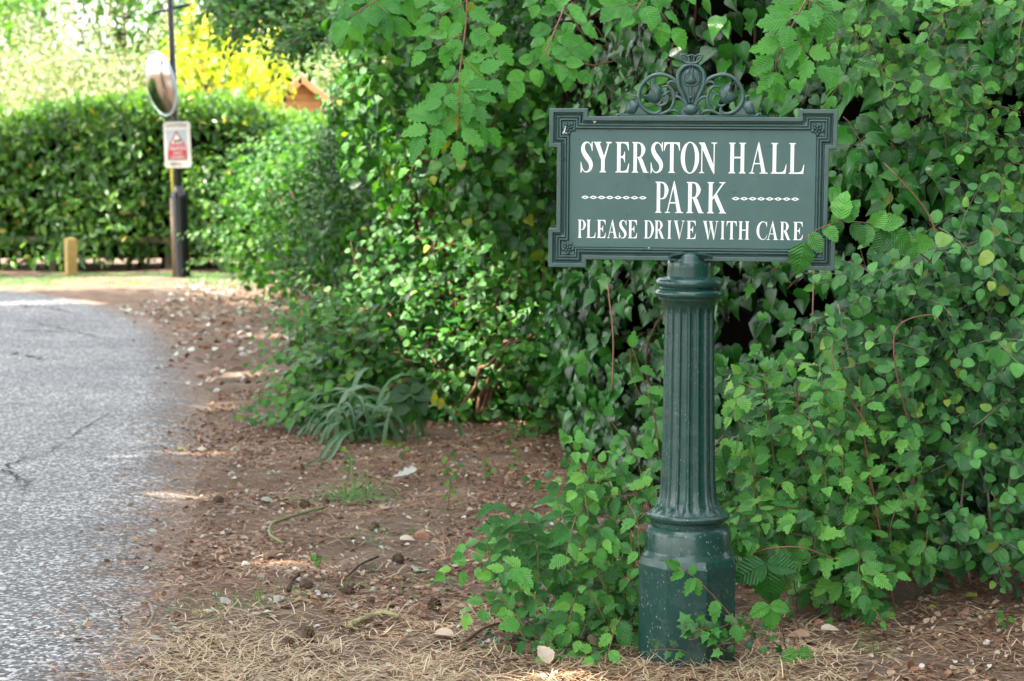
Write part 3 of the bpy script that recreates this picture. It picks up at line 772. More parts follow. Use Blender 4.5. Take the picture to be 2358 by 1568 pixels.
line('PARK', [(2455.4, 2508.4), (2495.6, 2562.5), (2571.4, 2640.7), (2648.2, 2723.2)], 684.5, 800.5, 0, 'lettering')
line('PLEASEDRIVEWITHCARE', [(2168.2, 2200.9), (2200.9, 2237.9), (2241, 2275.9), (2280.5, 2320.6), (2325.5, 2353.6), (2357.6, 2393.2), (2417, 2456.2), (2456.2, 2495.6), (2503.6, 2523.2), (2529, 2570.6), (2576, 2612.6),
     (2637.5, 2695.6), (2701.8, 2720.5), (2725.4, 2763.4), (2767.4, 2812.4), (2837, 2876.7), (2874.6, 2917.4), (2921.5, 2963), (2970.5, 3007.7)], 829, 896.8, 0, 'lettering')
def diamonds(x0, x1, y):
    mb = MB(); w = (x1 - x0) / 8
    for k in range(8):
        c = x0 + w * (k + .5); hw, hh = w * .49, 6.4
        o_ = [(c - hw, 0), (c - hw * .35, hh * .78), (c, hh), (c + hw * .35, hh * .78), (c + hw, 0), (c + hw * .35, -hh * .78), (c, -hh), (c - hw * .35, -hh * .78)]
        i_ = [(c - hw * .38, 0), (c - hw * .2, hh * .3), (c, hh * .45), (c + hw * .2, hh * .3), (c + hw * .38, 0), (c + hw * .2, -hh * .3), (c, -hh * .45), (c - hw * .2, -hh * .3)]
        V = [(bx(a), -.0006, b * S - (y - 711) * S) for a, b in o_ + i_] + [(bx(a), 0, b * S - (y - 711) * S) for a, b in o_]
        mb.add(V, [(j, (j + 1) % 8, (j + 1) % 8 + 8, j + 8) for j in range(8)] + [(j, j + 16, (j + 1) % 8 + 16, (j + 1) % 8) for j in range(8)])
    o = mb.build('diamond_border', M['white_paint'], board, smooth=False); o.location = (0, -.0011, 0)
diamonds(2181.6, 2427.8, 745); diamonds(2742, 2992.4, 745)

# crest of scrollwork; numbers are pixels of the enlarged crest (0,975) = board top
def cx_(p): return ((p[0] - 1120) / 3.93 * S, (975 - p[1]) / 3.93 * S)
def crest_tube(mb, pts, w, depth=1.0, y=0.0):
    P = np.array([[*cx_(p)] for p in pts]); ww = np.broadcast_to(np.array(w, float), (len(pts),)) * .6 / 3.93 * S
    Q = catmull(np.column_stack([P, ww]), 6)
    for sgn in (1, -1):
        P3 = np.stack([Q[:, 0] * sgn, np.full(len(Q), y), Q[:, 1]], 1)
        mb.tube(P3, np.maximum(Q[:, 2], .0008), 8, flat=depth, flat_axis=(0, 1, 0))
def crest_plate(mb, pts, y0, y1, dome=.004, sgns=(1, -1)):
    P = np.array([cx_(p) for p in pts]); P = catmull(np.vstack([P, P[:1]]), 3)[:-1]
    c = P.mean(0); n = len(P)
    for sgn in sgns:
        V = [(x * sgn, y1, z) for x, z in P] + [(x * sgn, y0, z) for x, z in P] + [((c[0] + (x - c[0]) * .6) * sgn, y0 - dome * .75, c[1] + (z - c[1]) * .6) for x, z in P] + [(c[0] * sgn, y0 - dome, c[1])]
        fs = [(i, (i + 1) % n, n + (i + 1) % n, n + i) for i in range(n)] + [(n + i, n + (i + 1) % n, 2 * n + (i + 1) % n, 2 * n + i) for i in range(n)] + [(2 * n + i, 2 * n + (i + 1) % n, 3 * n) for i in range(n)] + [tuple(range(n))]
        if sgn < 0: fs = [f[::-1] for f in fs]
        mb.add(V, fs)
mb = MB()
crest_tube(mb, [(1010, 690), (960, 560), (880, 440), (770, 380), (640, 362), (520, 400), (420, 500), (368, 620), (368, 740), (430, 850), (530, 915), (625, 925), (680, 880), (672, 820), (610, 785)], [30, 42, 46, 44, 46, 46, 46, 46, 46, 46, 44, 40, 34, 28, 18])
crest_tube(mb, [(690, 545), (780, 530), (845, 590), (878, 680), (868, 780), (820, 870), (720, 925), (640, 935)], [16, 30, 36, 40, 38, 38, 36, 30])
crest_tube(mb, [(830, 605), (785, 612), (760, 650), (790, 700), (765, 775), (690, 812), (640, 800)], [14, 24, 26, 34, 34, 32, 16])
crest_tube(mb, [(690, 670), (740, 650), (770, 640)], [18, 26, 26])
crest_tube(mb, [(1030, 690), (985, 590), (920, 500), (850, 462), (795, 485), (785, 530)], [30, 34, 36, 36, 34, 24])
crest_tube(mb, [(1070, 850), (1030, 760), (950, 690), (870, 690)], [44, 40, 36, 30])
crest_tube(mb, [(690, 940), (790, 895), (870, 882), (935, 905), (965, 945)], [30, 38, 38, 32, 20])
crest_tube(mb, [(640, 365), (622, 335), (612, 292)], [34, 26, 12]); crest_tube(mb, [(640, 362), (690, 335), (740, 350)], [20, 16, 6])
crest_tube(mb, [(368, 700), (315, 678), (262, 660)], [34, 24, 10])
crest_tube(mb, [(690, 935), (685, 880), (680, 820)], [26, 26, 26])
crest_tube(mb, [(1070, 800), (1010, 680), (955, 560), (930, 430), (945, 330), (1000, 260), (1060, 228), (1120, 220)], [40, 44, 50, 52, 50, 46, 42, 40])
crest_plate(mb, [(1120, 230), (1030, 260), (965, 340), (945, 440), (970, 560), (1030, 680), (1085, 800), (1155, 800), (1210, 680), (1270, 560), (1295, 440), (1275, 340), (1210, 260)], .002, .008, .0, (1,))
crest_plate(mb, [(1120, 330), (1085, 370), (1045, 440), (1040, 485), (1120, 510), (1200, 485), (1195, 440), (1155, 370)], -.003, .004, .008, (1,))
crest_tube(mb, [(1045, 335), (1010, 400), (1020, 475), (1070, 515), (1120, 520)], [12, 26, 30, 26, 22], y=-.002)
crest_tube(mb, [(1100, 245), (1095, 300), (1075, 350)], [16, 18, 10], y=-.001)
crest_tube(mb, [(1120, 520), (1112, 600), (1110, 650)], [24, 18, 18], y=-.001)
crest_tube(mb, [(1080, 560), (1085, 680), (1100, 780)], [10, 18, 22], y=-.001)
mb.add(*ball(*(lambda q: (q[0], -.002, q[1]))(cx_((1120, 690))), 34 / 3.93 * S, .005, 28 / 3.93 * S))
mb.add(*ball(*(lambda q: (q[0], -.002, q[1]))(cx_((1120, 865))), 108 / 3.93 * S, .011, 78 / 3.93 * S, 20, 10))
crest_plate(mb, [(1120, 800), (1020, 800), (960, 880), (950, 975), (1120, 982), (1290, 975), (1280, 880), (1220, 800)], .001, .008, .002, (1,))
# crown cup
crest_tube(mb, [(1120, 200), (1060, 195), (1000, 155), (962, 100), (985, 72), (1030, 78), (1060, 95), (1120, 72)], [44, 38, 30, 26, 24, 20, 18, 18])
crest_tube(mb, [(1075, 85), (1085, 130), (1090, 190)], [14, 20, 24]); crest_tube(mb, [(1120, 72), (1120, 190)], [14, 22])
crest_tube(mb, [(990, 100), (1030, 130), (1040, 170)], [22, 24, 20])
# leaves in the scrolls, and the shoulders
crest_plate(mb, [(540, 440), (590, 490), (690, 560), (700, 640), (680, 730), (610, 780), (500, 745), (420, 670), (490, 660), (540, 600), (545, 520)], -.001, .006, .007)
crest_tube(mb, [(560, 560), (600, 640), (650, 720)], [8, 12, 10], y=-.0075)
crest_plate(mb, [(180, 915), (215, 770), (280, 738), (370, 790), (335, 880), (285, 930)], -.001, .006, .006)
crest_plate(mb, [(150, 975), (190, 900), (330, 700), (370, 780), (430, 870), (540, 975)], .002, .008, .001)
crest_tube(mb, [(95, 968), (110, 920), (165, 950), (230, 962)], [20, 22, 26, 26])
mb.box((-(1120 - 85) / 3.93 * S, -.007, -.004), ((2235 - 1120) / 3.93 * S, .008, 26 / 3.93 * S))
cr = mb.build('scrollwork_crest', M['frame_paint'], board)
cr.location = (-8 * S, 0, H_ - ST)
#POLE
# ------------------------------------------------------------------ lamp column, mirror, caution sign, bollard
pb = gp(419, 640)
lean = R(1.55)
pole = thing('lamp_column', 'black painted lamp column standing on the verge at the bend', 'lamp post', tuple(pb), 0)
pole.rotation_euler = (0, -lean, 0)
k24 = pb[1] / F      # metres per pixel there
mb = MB(); rb = 19.5 * k24
mb.lathe([(rb * 1.04, -.1), (rb * 1.04, .05), (rb, .08), (rb, .98), (rb * .97, 1.0), (rb * 1.05, 1.0), (rb * 1.05, 1.02), (rb * .92, 1.05), (rb * .72, 1.11), (.045, 1.14)], 24); mb.build('base_section', M['black_metal'], pole, sharp=40)
mb = MB(); mb.lathe([(.045, 1.12), (.042, 3.0), (.036, 6.0), (.034, 6.3)], 16); mb.build('shaft', M['black_metal'], pole, sharp=40)
mb = MB(); mb.tube([(-.215, 0, 3.27), (.225, 0, 3.36)], .024, 8); mb.add(*ball(-.215, 0, 3.27, .022, .022, .022)); mb.add(*ball(.225, 0, 3.36, .022, .022, .022)); mb.build('ladder_bar', M['black_metal'], pole)
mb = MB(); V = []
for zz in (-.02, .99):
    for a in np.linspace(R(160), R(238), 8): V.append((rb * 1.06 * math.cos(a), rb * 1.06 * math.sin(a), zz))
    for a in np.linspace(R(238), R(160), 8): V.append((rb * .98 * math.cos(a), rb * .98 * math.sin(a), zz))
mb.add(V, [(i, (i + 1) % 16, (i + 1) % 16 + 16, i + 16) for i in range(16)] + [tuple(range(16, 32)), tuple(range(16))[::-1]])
mb.build('sunlit_side', M['sunlit_dusty_black'], pole)  # thin shell coloured as the sunlit side of the black base
mb = MB(); mb.box((-.075, -.075, 1.06), (-.045, -.050, 1.46)); mb.build('cable_cover', M['yellow_strip'], pole, bevel=.004)
mb = MB(); mb.lathe([(.05, 6.28), (.11, 6.34), (.20, 6.7), (.22, 6.72), (.16, 6.8), (.04, 6.9)], 16); mb.build('lantern', M['black_metal'], pole)
# caution sign
def polew(z): return np.array([pb[0] - math.sin(lean) * z, pb[1], z * math.cos(lean)])
def onp(u, v, Y): return pt(u, v, Y)
SY = pb[1] - .12
c0 = onp(408.5, 333.5, SY); sg = thing('caution_sign', 'white caution sign with a cat in a red triangle on the lamp column', 'sign', tuple(c0))
sg.rotation_euler = (0, R(-1.3), 0)
ks = SY / F * 1.005
def panel(mb, w, h, y, r, cx=0, cz=0, th=.003):
    P = []
    for sx, sz, a0 in ((1, 1, 0), (-1, 1, 90), (-1, -1, 180), (1, -1, 270)):
        for a in (0, 30, 60, 90): P.append((cx + sx * (w / 2 - r) + r * math.cos(R(a0 + a)), cz + sz * (h / 2 - r) + r * math.sin(R(a0 + a))))
    n = len(P); mb.add([(x, y, z) for x, z in P] + [(x, y + th, z) for x, z in P], [tuple(range(n))[::-1], tuple(range(n, 2 * n))] + [(i, (i + 1) % n, n + (i + 1) % n, n + i) for i in range(n)])
mb = MB(); panel(mb, 61 * ks, 105 * ks, 0, 6 * ks); mb.build('plate', M['sign_white'], sg, smooth=False)
def flat(mb, P, y, th=.001):
    n = len(P); mb.add([(x * ks, y, z * ks) for x, z in P] + [(x * ks, y + th, z * ks) for x, z in P], [tuple(range(n)), tuple(range(n, 2 * n))[::-1]] + [(i, i + n, (i + 1) % n + n, (i + 1) % n) for i in range(n)])
mb = MB(); flat(mb, [(-24, -35), (22, -35), (21, 34), (-25, 34)], -.002); mb.build('picture_panel', M['sign_grey'], sg, smooth=False)
mb = MB()
flat(mb, [(-22, -33.5), (21, -33.5), (21, -3), (18, -3), (18, -1.5), (-18.5, -1.5), (-22, -5)], -.004)
o3, i3 = [(-19.5, 0), (17.5, 0), (-1.0, 33)], [(-14.5, 3.2), (12.5, 3.2), (-1.0, 27)]
mb.add([(x * ks, -.0045, z * ks) for x, z in o3 + i3], [(0, 1, 4, 3), (1, 2, 5, 4), (2, 0, 3, 5)])
mb.build('red_triangle_and_band', M['sign_red'], sg, smooth=False)
mb = MB(); mb.add([(x * ks, -.0042, z * ks) for x, z in i3], [(0, 1, 2)]); mb.build('triangle_field', M['sign_white'], sg, smooth=False)
mb = MB()    # walking cat: tail up at the left, head to the right
flat(mb, [(-9.5, 15.5), (-8.5, 15.8), (-7.2, 12.2), (-4, 11), (4, 11.2), (6, 12.2), (6.6, 13.2), (7.4, 12.4), (8.4, 12.5), (9, 13.2), (9.3, 11.4), (8.8, 9.4), (7.2, 8.6), (6.6, 7.2), (6.8, 4.6), (5.2, 4.6), (4.8, 7), (2.0, 7.4), (-2, 7.2), (-3.2, 6.4), (-3.4, 4.6), (-5.4, 4.6), (-5.2, 6.2), (-6.6, 4.6), (-8.2, 4.6), (-6.6, 7.4), (-6.9, 9.6), (-8.6, 12.6)], -.0058)
mb.build('cat_symbol', M['sign_black'], sg, smooth=False)
def font_text(body, size, x, z, mat, parent, y, sx=1.0, name='lettering'):
    cu = bpy.data.curves.new('lettering', 'FONT'); cu.body = body; cu.size = size; cu.align_x = 'CENTER'; cu.align_y = 'CENTER'; cu.extrude = .0003; cu.offset = size * .012
    tmp = bpy.data.objects.new('tmp', cu); COL.objects.link(tmp); dg = bpy.context.evaluated_depsgraph_get(); dg.update()
    me = bpy.data.meshes.new_from_object(tmp.evaluated_get(dg)); bpy.data.objects.remove(tmp)
    co_ = np.zeros(len(me.vertices) * 3); me.vertices.foreach_get('co', co_); co_ = co_.reshape(-1, 3)
    co_ = np.stack([co_[:, 0] * sx, -co_[:, 2], co_[:, 1]], 1); me.vertices.foreach_set('co', co_.ravel()); me.update()
    me.materials.clear()
    o = link(name, me, mat, parent, smooth=False); o.location = (x, y, z); return o
font_text('CAUTION', 10.5 * ks, -1 * ks, 44 * ks, M['faded_black'], sg, -.003, 1.02)
font_text('BEN', 10.5 * ks, -7 * ks, -43.5 * ks, M['faded_black'], sg, -.003, 1.05)
font_text('D', 10.5 * ks, 7.5 * ks, -43.5 * ks, M['faded_letter'], sg, -.003, 1.05)
font_text('CAUTION', 10 * ks, 0, -8.5 * ks, M['sign_white'], sg, -.0065, .95)
font_text('CATS', 8.5 * ks, 0, -19 * ks, M['sign_white'], sg, -.0065, .95)
font_text('CROSSING', 8 * ks, 0, -28.5 * ks, M['sign_white'], sg, -.0065, .84)
# mirror
MY = pb[1] - .15
mc = onp(369, 193, MY)
mr = thing('traffic_mirror', 'round convex traffic mirror on the lamp column', 'mirror', tuple(mc))
RM = 72.5 * MY / F
dome = .10
prof = [(RM * math.sin(a) / math.sin(.8), dome * (math.cos(a) - math.cos(.8)) / (1 - math.cos(.8))) for a in np.linspace(0.001, .8, 14)]
mb = MB(); mb.lathe(prof, 56); g1 = mb.build('mirror_face', M['mirror'], mr)
mb = MB(); mb.lathe([(RM * .3, -.05), (RM * .9, -.03), (RM * 1.03, -.02), (RM * 1.04, .0), (RM * 1.02, .008), (RM * .985, .004), (RM * .98, -.004)], 48); g2 = mb.build('backing_dish', M['sign_grey'], mr, sharp=60)
nrm_ = Vector((-.80, -.56, -.20)).normalized()
q = nrm_.to_track_quat('Z', 'Y')
mr.rotation_mode = 'QUATERNION'; mr.rotation_quaternion = q
mb = MB(); mb.tube([(0, 0, -.04), (0, 0, -.16)], .02, 8); mb.build('bracket', M['black_metal'], mr)
# bollard
bb = gp(164, 634)
bo = thing('wooden_bollard', 'short square softwood bollard on the far verge by the laurel hedge', 'bollard', tuple(bb), R(28))
kb = bb[1] / F; hw = 12.3 * kb
mb = MB(); mb.box((-hw, -hw, -.1), (hw, hw, 84 * kb)); mb.build('post', M['wood_post'], bo, smooth=False, bevel=.012)
mb = MB(); mb.add([(-hw * .9, -hw * .9, 84 * kb), (hw * .9, -hw * .9, 84 * kb), (hw * .9, hw * .9, 84 * kb), (-hw * .9, hw * .9, 84 * kb), (0, 0, 89 * kb)], [(0, 1, 4), (1, 2, 4), (2, 3, 4), (3, 0, 4)]); mb.build('weathered_top', M['wood_post'], bo, smooth=False)
#PLANTS
# ------------------------------------------------------------------ plants: helpers
def shrub(name, label, cat, root, mat, build, twig='twig', group=None, leafname='foliage'):
    """root: where it leaves the ground; build(lv, tw) fills leaves and twigs in world coordinates"""
    lv, tw = Leaves(), MB(); build(lv, tw)
    th = thing(name, label, cat, tuple(root), 0, group)
    o = lv.build(leafname, M[mat], th)
    off = Matrix.Translation(-Vector(root)); o.matrix_parent_inverse = off
    if tw.n:
        o = tw.build('stems', M[twig], th); o.matrix_parent_inverse = off
    return th
def twigs_into(tw, root, blobs, n=10, r0=.012, wob=.35):
    for i in range(n):
        c, r = blobs[i % len(blobs)]; rr = np.array(r) if np.ndim(r) else np.array([r] * 3)
        e = c + rnd_dir(1)[0] * rr * .6
        s0 = np.array(root, float) + np.array([rng.normal() * .08, rng.normal() * .08, -.03])
        k = 9; P = np.array([s0 + (e - s0) * (j / k) for j in range(k + 1)]); L = np.linalg.norm(e - s0)
        P[1:-1] += rng.normal(size=(k - 1, 3)) * L * .03 * wob * 2; P[:, 2] += np.sin(np.linspace(0, PI, k + 1)) * L * .12
        tw.tube(P, np.linspace(r0, r0 * .25, k + 1), 6)

# ---- the hedge line
WL = catmull(np.array([(4.6, 7.7), (3.2, 7.75), (2.2, 7.75), (1.4, 7.85), (.85, 8.35), (.56, 9.3), (.38, 10.6), (.2, 12.1), (-.25, 14.5), (-.85, 17), (-1.65, 20.5), (-2.4, 23.6), (-3.0, 26.6), (-3.4, 29)]), 10)
WS = np.concatenate([[0], np.cumsum(np.linalg.norm(np.diff(WL, axis=0), axis=1))])
def wall_at(s):
    x = np.interp(s, WS, WL[:, 0]); y = np.interp(s, WS, WL[:, 1])
    x2 = np.interp(s + .1, WS, WL[:, 0]); y2 = np.interp(s + .1, WS, WL[:, 1])
    d = np.stack([x2 - x, y2 - y], -1); d /= np.linalg.norm(d, axis=-1, keepdims=True) + 1e-9
    nrm = np.stack([-d[..., 1], d[..., 0]], -1)      # towards the road
    nrm = np.where((nrm[..., :1] * -1 + nrm[..., 1:] * -1) > 0, nrm, -nrm)
    return x, y, nrm
S_IVY = float(np.interp(-12.1, -WL[:, 1][::-1], WS[::-1])) if False else WS[np.argmin(abs(WL[:, 1] - 12.1) + (WL[:, 0] > 1) * 9)]
S_END = WS[-1]
def wlump(s, z): return (fbm(s * 1.1 + 3, z * 1.2, 3) - .5) * .9 + (fbm(s * 3.5 + 20, z * 3.5, 2) - .5) * .3
def core_mesh(s0, s1, z1, back, thick, ds=.25):
    ss = np.arange(s0, s1 + ds, ds); zz = np.concatenate([[-.1], np.linspace(.1, z1, 22)])
    V = []; 
    for side in (0, 1):
        for z0_ in zz:
            x, y, n = wall_at(ss); z = z0_ * np.interp(y, [17, 21.5], [1, .40]) if z1 > 4.7 else z0_ + 0 * y
            b = back + (thick if side else 0) + (0 if side else -(wlump(ss, z) * .55)) + max(0, z0_ - z1 + .5) * .6 * (1 if not side else -1)
            V.append(np.stack([x - n[:, 0] * b, y - n[:, 1] * b, z], 1))
    V = np.concatenate(V); a, m = len(ss), len(zz); fs = []
    for sd in (0, 1):
        o = sd * a * m
        fs += [(o + i * a + j, o + i * a + j + 1, o + (i + 1) * a + j + 1, o + (i + 1) * a + j) for i in range(m - 1) for j in range(a - 1)]
    o = a * m; t_ = (m - 1) * a
    fs += [(t_ + j, t_ + j + 1, o + t_ + j + 1, o + t_ + j) for j in range(a - 1)]
    fs += [(i * a + e, (i + 1) * a + e, o + (i + 1) * a + e, o + i * a + e) for i in range(m - 1) for e in (0, a - 1)]
    mb = MB(); mb.add(V, fs); return mb

def wall_pos(s, z, out):
    x, y, n = wall_at(s); w = wlump(s, z) * .6 + out
    return np.stack([x + n[:, 0] * w, y + n[:, 1] * w, z], 1), np.concatenate([n, np.zeros((len(s), 1))], 1)

# dark hollows where the growth is thin: (column, row, radius, radius) seen from the lane
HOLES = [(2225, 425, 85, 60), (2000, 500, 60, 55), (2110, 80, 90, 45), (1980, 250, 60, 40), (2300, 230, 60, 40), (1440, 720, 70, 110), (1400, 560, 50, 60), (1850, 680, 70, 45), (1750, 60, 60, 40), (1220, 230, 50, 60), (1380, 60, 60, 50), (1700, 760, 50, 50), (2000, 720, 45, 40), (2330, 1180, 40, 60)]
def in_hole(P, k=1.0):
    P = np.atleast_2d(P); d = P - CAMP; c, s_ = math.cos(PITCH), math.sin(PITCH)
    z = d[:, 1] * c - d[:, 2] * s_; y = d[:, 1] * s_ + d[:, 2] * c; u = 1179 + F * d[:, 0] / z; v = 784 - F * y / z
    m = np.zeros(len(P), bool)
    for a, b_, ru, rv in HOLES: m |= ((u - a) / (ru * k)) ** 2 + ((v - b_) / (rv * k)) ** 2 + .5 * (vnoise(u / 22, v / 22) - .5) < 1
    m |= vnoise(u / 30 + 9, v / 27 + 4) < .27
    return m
# ---- ivy hedge behind the sign
ih = thing('ivy_hedge', 'tall dark hedge smothered in glossy ivy behind the green sign', 'hedge', (1.5, 8.2, 0))
offi = Matrix.Translation((-1.5, -8.2, 0))
o = core_mesh(0.0, S_IVY + .3, 4.6, .55, 1.6).build('shade_core', M['core'], ih, smooth=True); o.matrix_parent_inverse = offi
lv, tw = Leaves(), MB()
def ivy_density(s, z): return fbm(s * 1.7 + 40, z * 1.9 + 7, 3)
n = 24000
s_ = rng.uniform(0, S_IVY + .5, n); z_ = rng.uniform(.05, 3.0, n); 
dn = ivy_density(s_, z_); kp = rng.random(n) < np.clip((dn - .42) * 7, .03, 1); s_, z_, dn = s_[kp], z_[kp], dn[kp]; n = len(s_)
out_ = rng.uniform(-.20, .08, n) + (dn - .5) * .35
P, N = wall_pos(s_, z_, out_)
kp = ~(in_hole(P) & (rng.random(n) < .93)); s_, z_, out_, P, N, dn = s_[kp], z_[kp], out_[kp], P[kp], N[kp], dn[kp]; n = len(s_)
tip = np.stack([rng.normal(size=n) * .45, rng.normal(size=n) * .35, -np.ones(n)], 1) + N * rng.uniform(-.1, .6, n)[:, None]
nr = N * rng.uniform(.5, 1.0, n)[:, None] + np.array([-.1, -.5, 0]) + np.array([0, 0, 1]) * rng.uniform(.3, 1.1, n)[:, None] + rng.normal(size=(n, 3)) * .25
sz = rng.uniform(.058, .10, n) * (1 + .2 * (fbm(s_ * .8, z_ * .8, 2) - .5))
m7 = rng.random(n) < .12
lv.add('ivy', P[~m7], tip[~m7], nr[~m7], sz[~m7], np.clip(.42 + out_ * 2.4 + rng.normal(size=n) * .22, 0, .95)[~m7]); lv.add('ivylobe', P[m7], tip[m7], nr[m7], sz[m7] * .9, rng.uniform(0, 1, n)[m7])  # outer growth lighter; inner leaves' colour also darkened to stand for shade
# hanging ivy shoots standing proud of the face
for k in range(230):
    s0 = rng.uniform(0, S_IVY); z0 = rng.uniform(.7, 2.7)
    p, nn_ = wall_pos(np.array([s0]), np.array([z0]), np.array([.02])); p, nn_ = p[0], nn_[0]
    d = unit(nn_ * .8 + np.array([rng.normal() * .4, 0, rng.uniform(-.7, .3)]))
    Q = wander(p - d * .05, d, rng.uniform(.12, .3), 6, .4, .9)
    fs_ = unit(nn_ + np.array([-.1, -.6, .8]))
    spray(lv, tw, 'ivy', Q, rng.integers(5, 9), rng.uniform(.055, .085), fs_, (.2, 1), .0022, .15, .03, True, .9)
for k in range(26):
    u = rng.uniform(1900, 2170) if k < 18 else rng.uniform(2200, 2340); v = rng.uniform(250, 400) if k < 18 else rng.uniform(20, 130)
    p = pt(u, v, 7.25 + rng.uniform(-.1, .2)); d = unit(np.array([rng.normal() * .6, -.6, rng.uniform(-.5, .1)]))
    spray(lv, tw, 'ivy', wander(p, d, rng.uniform(.15, .26), 6, .4, .8), rng.integers(4, 7), rng.uniform(.085, .105), unit(np.array([-.1, -.9, .6])), (.4, .95), .0022, .15, .03, True, .9)
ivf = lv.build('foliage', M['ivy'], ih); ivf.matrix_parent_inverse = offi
for k in range(60):                         # bare stems in the gaps
    s0 = rng.uniform(0, S_IVY); z0 = rng.uniform(.2, 2.4); p, nn_ = wall_pos(np.array([s0]), np.array([z0]), np.array([-.12]))
    tw.tube(wander(p[0], np.array([rng.normal() * .6, 0, rng.choice([-1, 1])]), rng.uniform(.3, .8), 8, .7), np.linspace(.006, .003, 9), 5)
o = tw.build('stems', M['twig'], ih); o.matrix_parent_inverse = offi

# ---- mixed hedge further along
mh = thing('mixed_hedge', 'shaded mixed hedge running back from the ivy towards the bend', 'hedge', (-.3, 14.8, 0))
offm = Matrix.Translation((.3, -14.8, 0))
o = core_mesh(S_IVY - .2, S_END, 4.8, .45, 1.5, .4).build('shade_core', M['core'], mh); o.matrix_parent_inverse = offm
lv, tw = Leaves(), MB(); n = 19000
s_ = S_IVY + (S_END - S_IVY) * rng.random(n) ** 1.3; z_ = rng.uniform(.08, 4.6, n) * np.interp(wall_at(s_)[1], [17, 21.5], [1, .42]); dn = ivy_density(s_ * .8, z_); kp = rng.random(n) < np.clip((dn - .33) * 5, .1, 1); s_, z_ = s_[kp], z_[kp]; n = len(s_)
P, N = wall_pos(s_, z_, rng.uniform(-.35, .15, n))
tip = N * .5 + rng.normal(size=(n, 3)) * .5 + np.array([0, 0, -.5]); nr = N * .8 + np.array([0, 0, .6]) + rng.normal(size=(n, 3)) * .45
lv.add('oval', P, tip, nr, rng.uniform(.045, .085, n), rng.uniform(0, 1, n))
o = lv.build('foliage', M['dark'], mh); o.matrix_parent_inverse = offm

def B(u, v, Y, rx, ry=None, rz=None):
    return (pt(u, v, Y), (rx, ry if ry else rx, rz if rz else rx))

# ---- dark tree overhanging left of the ivy
bl = [B(960, 60, 12.0, .50, .6, .45), B(1060, 40, 11.3, .5, .5, .5), B(1120, 150, 11.0, .42, .45, .5), B(1020, 200, 11.7, .50, .5, .5), B(1150, 300, 10.8, .36, .4, .5), B(900, 170, 12.6, .28, .5, .45),
      B(1060, 370, 11.8, .45, .45, .4), B(960, 330, 13.0, .48, .5, .5), B(880, 290, 14.0, .32, .5, .5), B(850, 10, 13.0, .16, .3, .3), B(1180, 440, 10.7, .34, .35, .35)]
root = gp(1120, 905); 
def bld(lv, tw):
    blob_leaves(lv, 'hazel', bl, .95, .078, (0, 1), up=.5)
    twigs_into(tw, root, bl, 22, .022, .5)
    for k in range(70):
        c, r = bl[rng.integers(len(bl))]; d = rnd_dir(1)[0]; d[1] = -abs(d[1]); p = c + d * np.array(r) * .85
        Q = wander(p, d + np.array([-.2, 0, -.1]), rng.uniform(.2, .4), 6, .4, .6)
        spray(lv, tw, 'hazel', Q, rng.integers(5, 9), .062, (-.2, -.6, .75), (.5, 1), .003)
shrub('hazel_tree', 'dark hazel overhanging the hedge left of the hanging fresh branch', 'tree', root, 'bush', bld)
bl2 = [B(840, 330, 17.5, .36, .6, .6), B(800, 430, 18.5, .42, .6, .5), B(860, 430, 16.0, .55, .6, .6), B(840, 230, 17.5, .28, .6, .4), B(905, 420, 14.8, .5, .5, .5), B(790, 560, 17.5, .6, .6, .6), B(860, 560, 15.5, .55, .6, .55)]
root = gp(850, 770)
def bld(lv, tw):
    blob_leaves(lv, 'laurel', bl2, 1.5, .062, (0, .8), up=.4, jit=.6); twigs_into(tw, root, bl2, 14, .02)
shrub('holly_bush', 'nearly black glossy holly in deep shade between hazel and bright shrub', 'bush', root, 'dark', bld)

# ---- thicket in the middle, left of the post
bl3 = [B(1010, 800, 12.0, .62, .5, .40), B(900, 770, 12.4, .46, .4, .36), B(1130, 720, 12.2, .60, .5, .45), B(1240, 640, 11.4, .45, .4, .5), B(820, 760, 12.7, .34, .35, .26), B(1180, 860, 11.7, .48, .4, .36), B(1290, 830, 10.9, .30, .35, .5),
       B(980, 640, 13.4, .50, .5, .45), B(1090, 540, 12.8, .5, .5, .45), B(1240, 520, 11.4, .42, .4, .4), B(760, 800, 12.2, .26, .3, .2), B(730, 890, 11.4, .20, .25, .16), B(800, 860, 11.7, .26, .3, .22), B(960, 900, 11.8, .40, .35, .26), B(880, 560, 15.0, .55, .5, .5), B(1000, 460, 13.5, .45, .4, .4)]
root = gp(1080, 965)
def bld(lv, tw):
    blob_leaves(lv, 'round', bl3, .8, .060, (0, .9), up=.7, out=.7, hang=.3)
    twigs_into(tw, root, bl3, 26, .014)
    for k in range(330):
        c, r = bl3[rng.integers(len(bl3))]; d = rnd_dir(1)[0]; d[1] = -abs(d[1]) * .7; p = c + d * np.array(r) * .8
        p[2] = max(p[2], .08)
        Q = wander(p, d + np.array([-.4, 0, .1]), rng.uniform(.2, .45), 6, .4, .5); Q[:, 2] = np.maximum(Q[:, 2], .05)
        spray(lv, tw, 'round', Q, rng.integers(6, 11), .064, (-.3, -.5, .8), (.4, .985), .0025)
    for u, v, Y, du, dv in ((760, 770, 12.3, -105, -30), (760, 850, 11.6, -120, 60), (720, 900, 11.1, -90, 60), (780, 800, 12, -110, 20), (740, 940, 10.9, -70, 30), (820, 690, 13, -120, 40), (850, 650, 13.5, -110, 60), (760, 720, 12.6, -110, 0)):
        a, b_ = pt(u, v, Y), pt(u + du, v + dv, Y - .3); mid = (a + b_) / 2 + np.array([0, 0, .05])
        spray(lv, tw, 'round', catmull([a, mid, b_], 5), 13, .06, (-.2, -.6, .7), (.5, .95), .003)
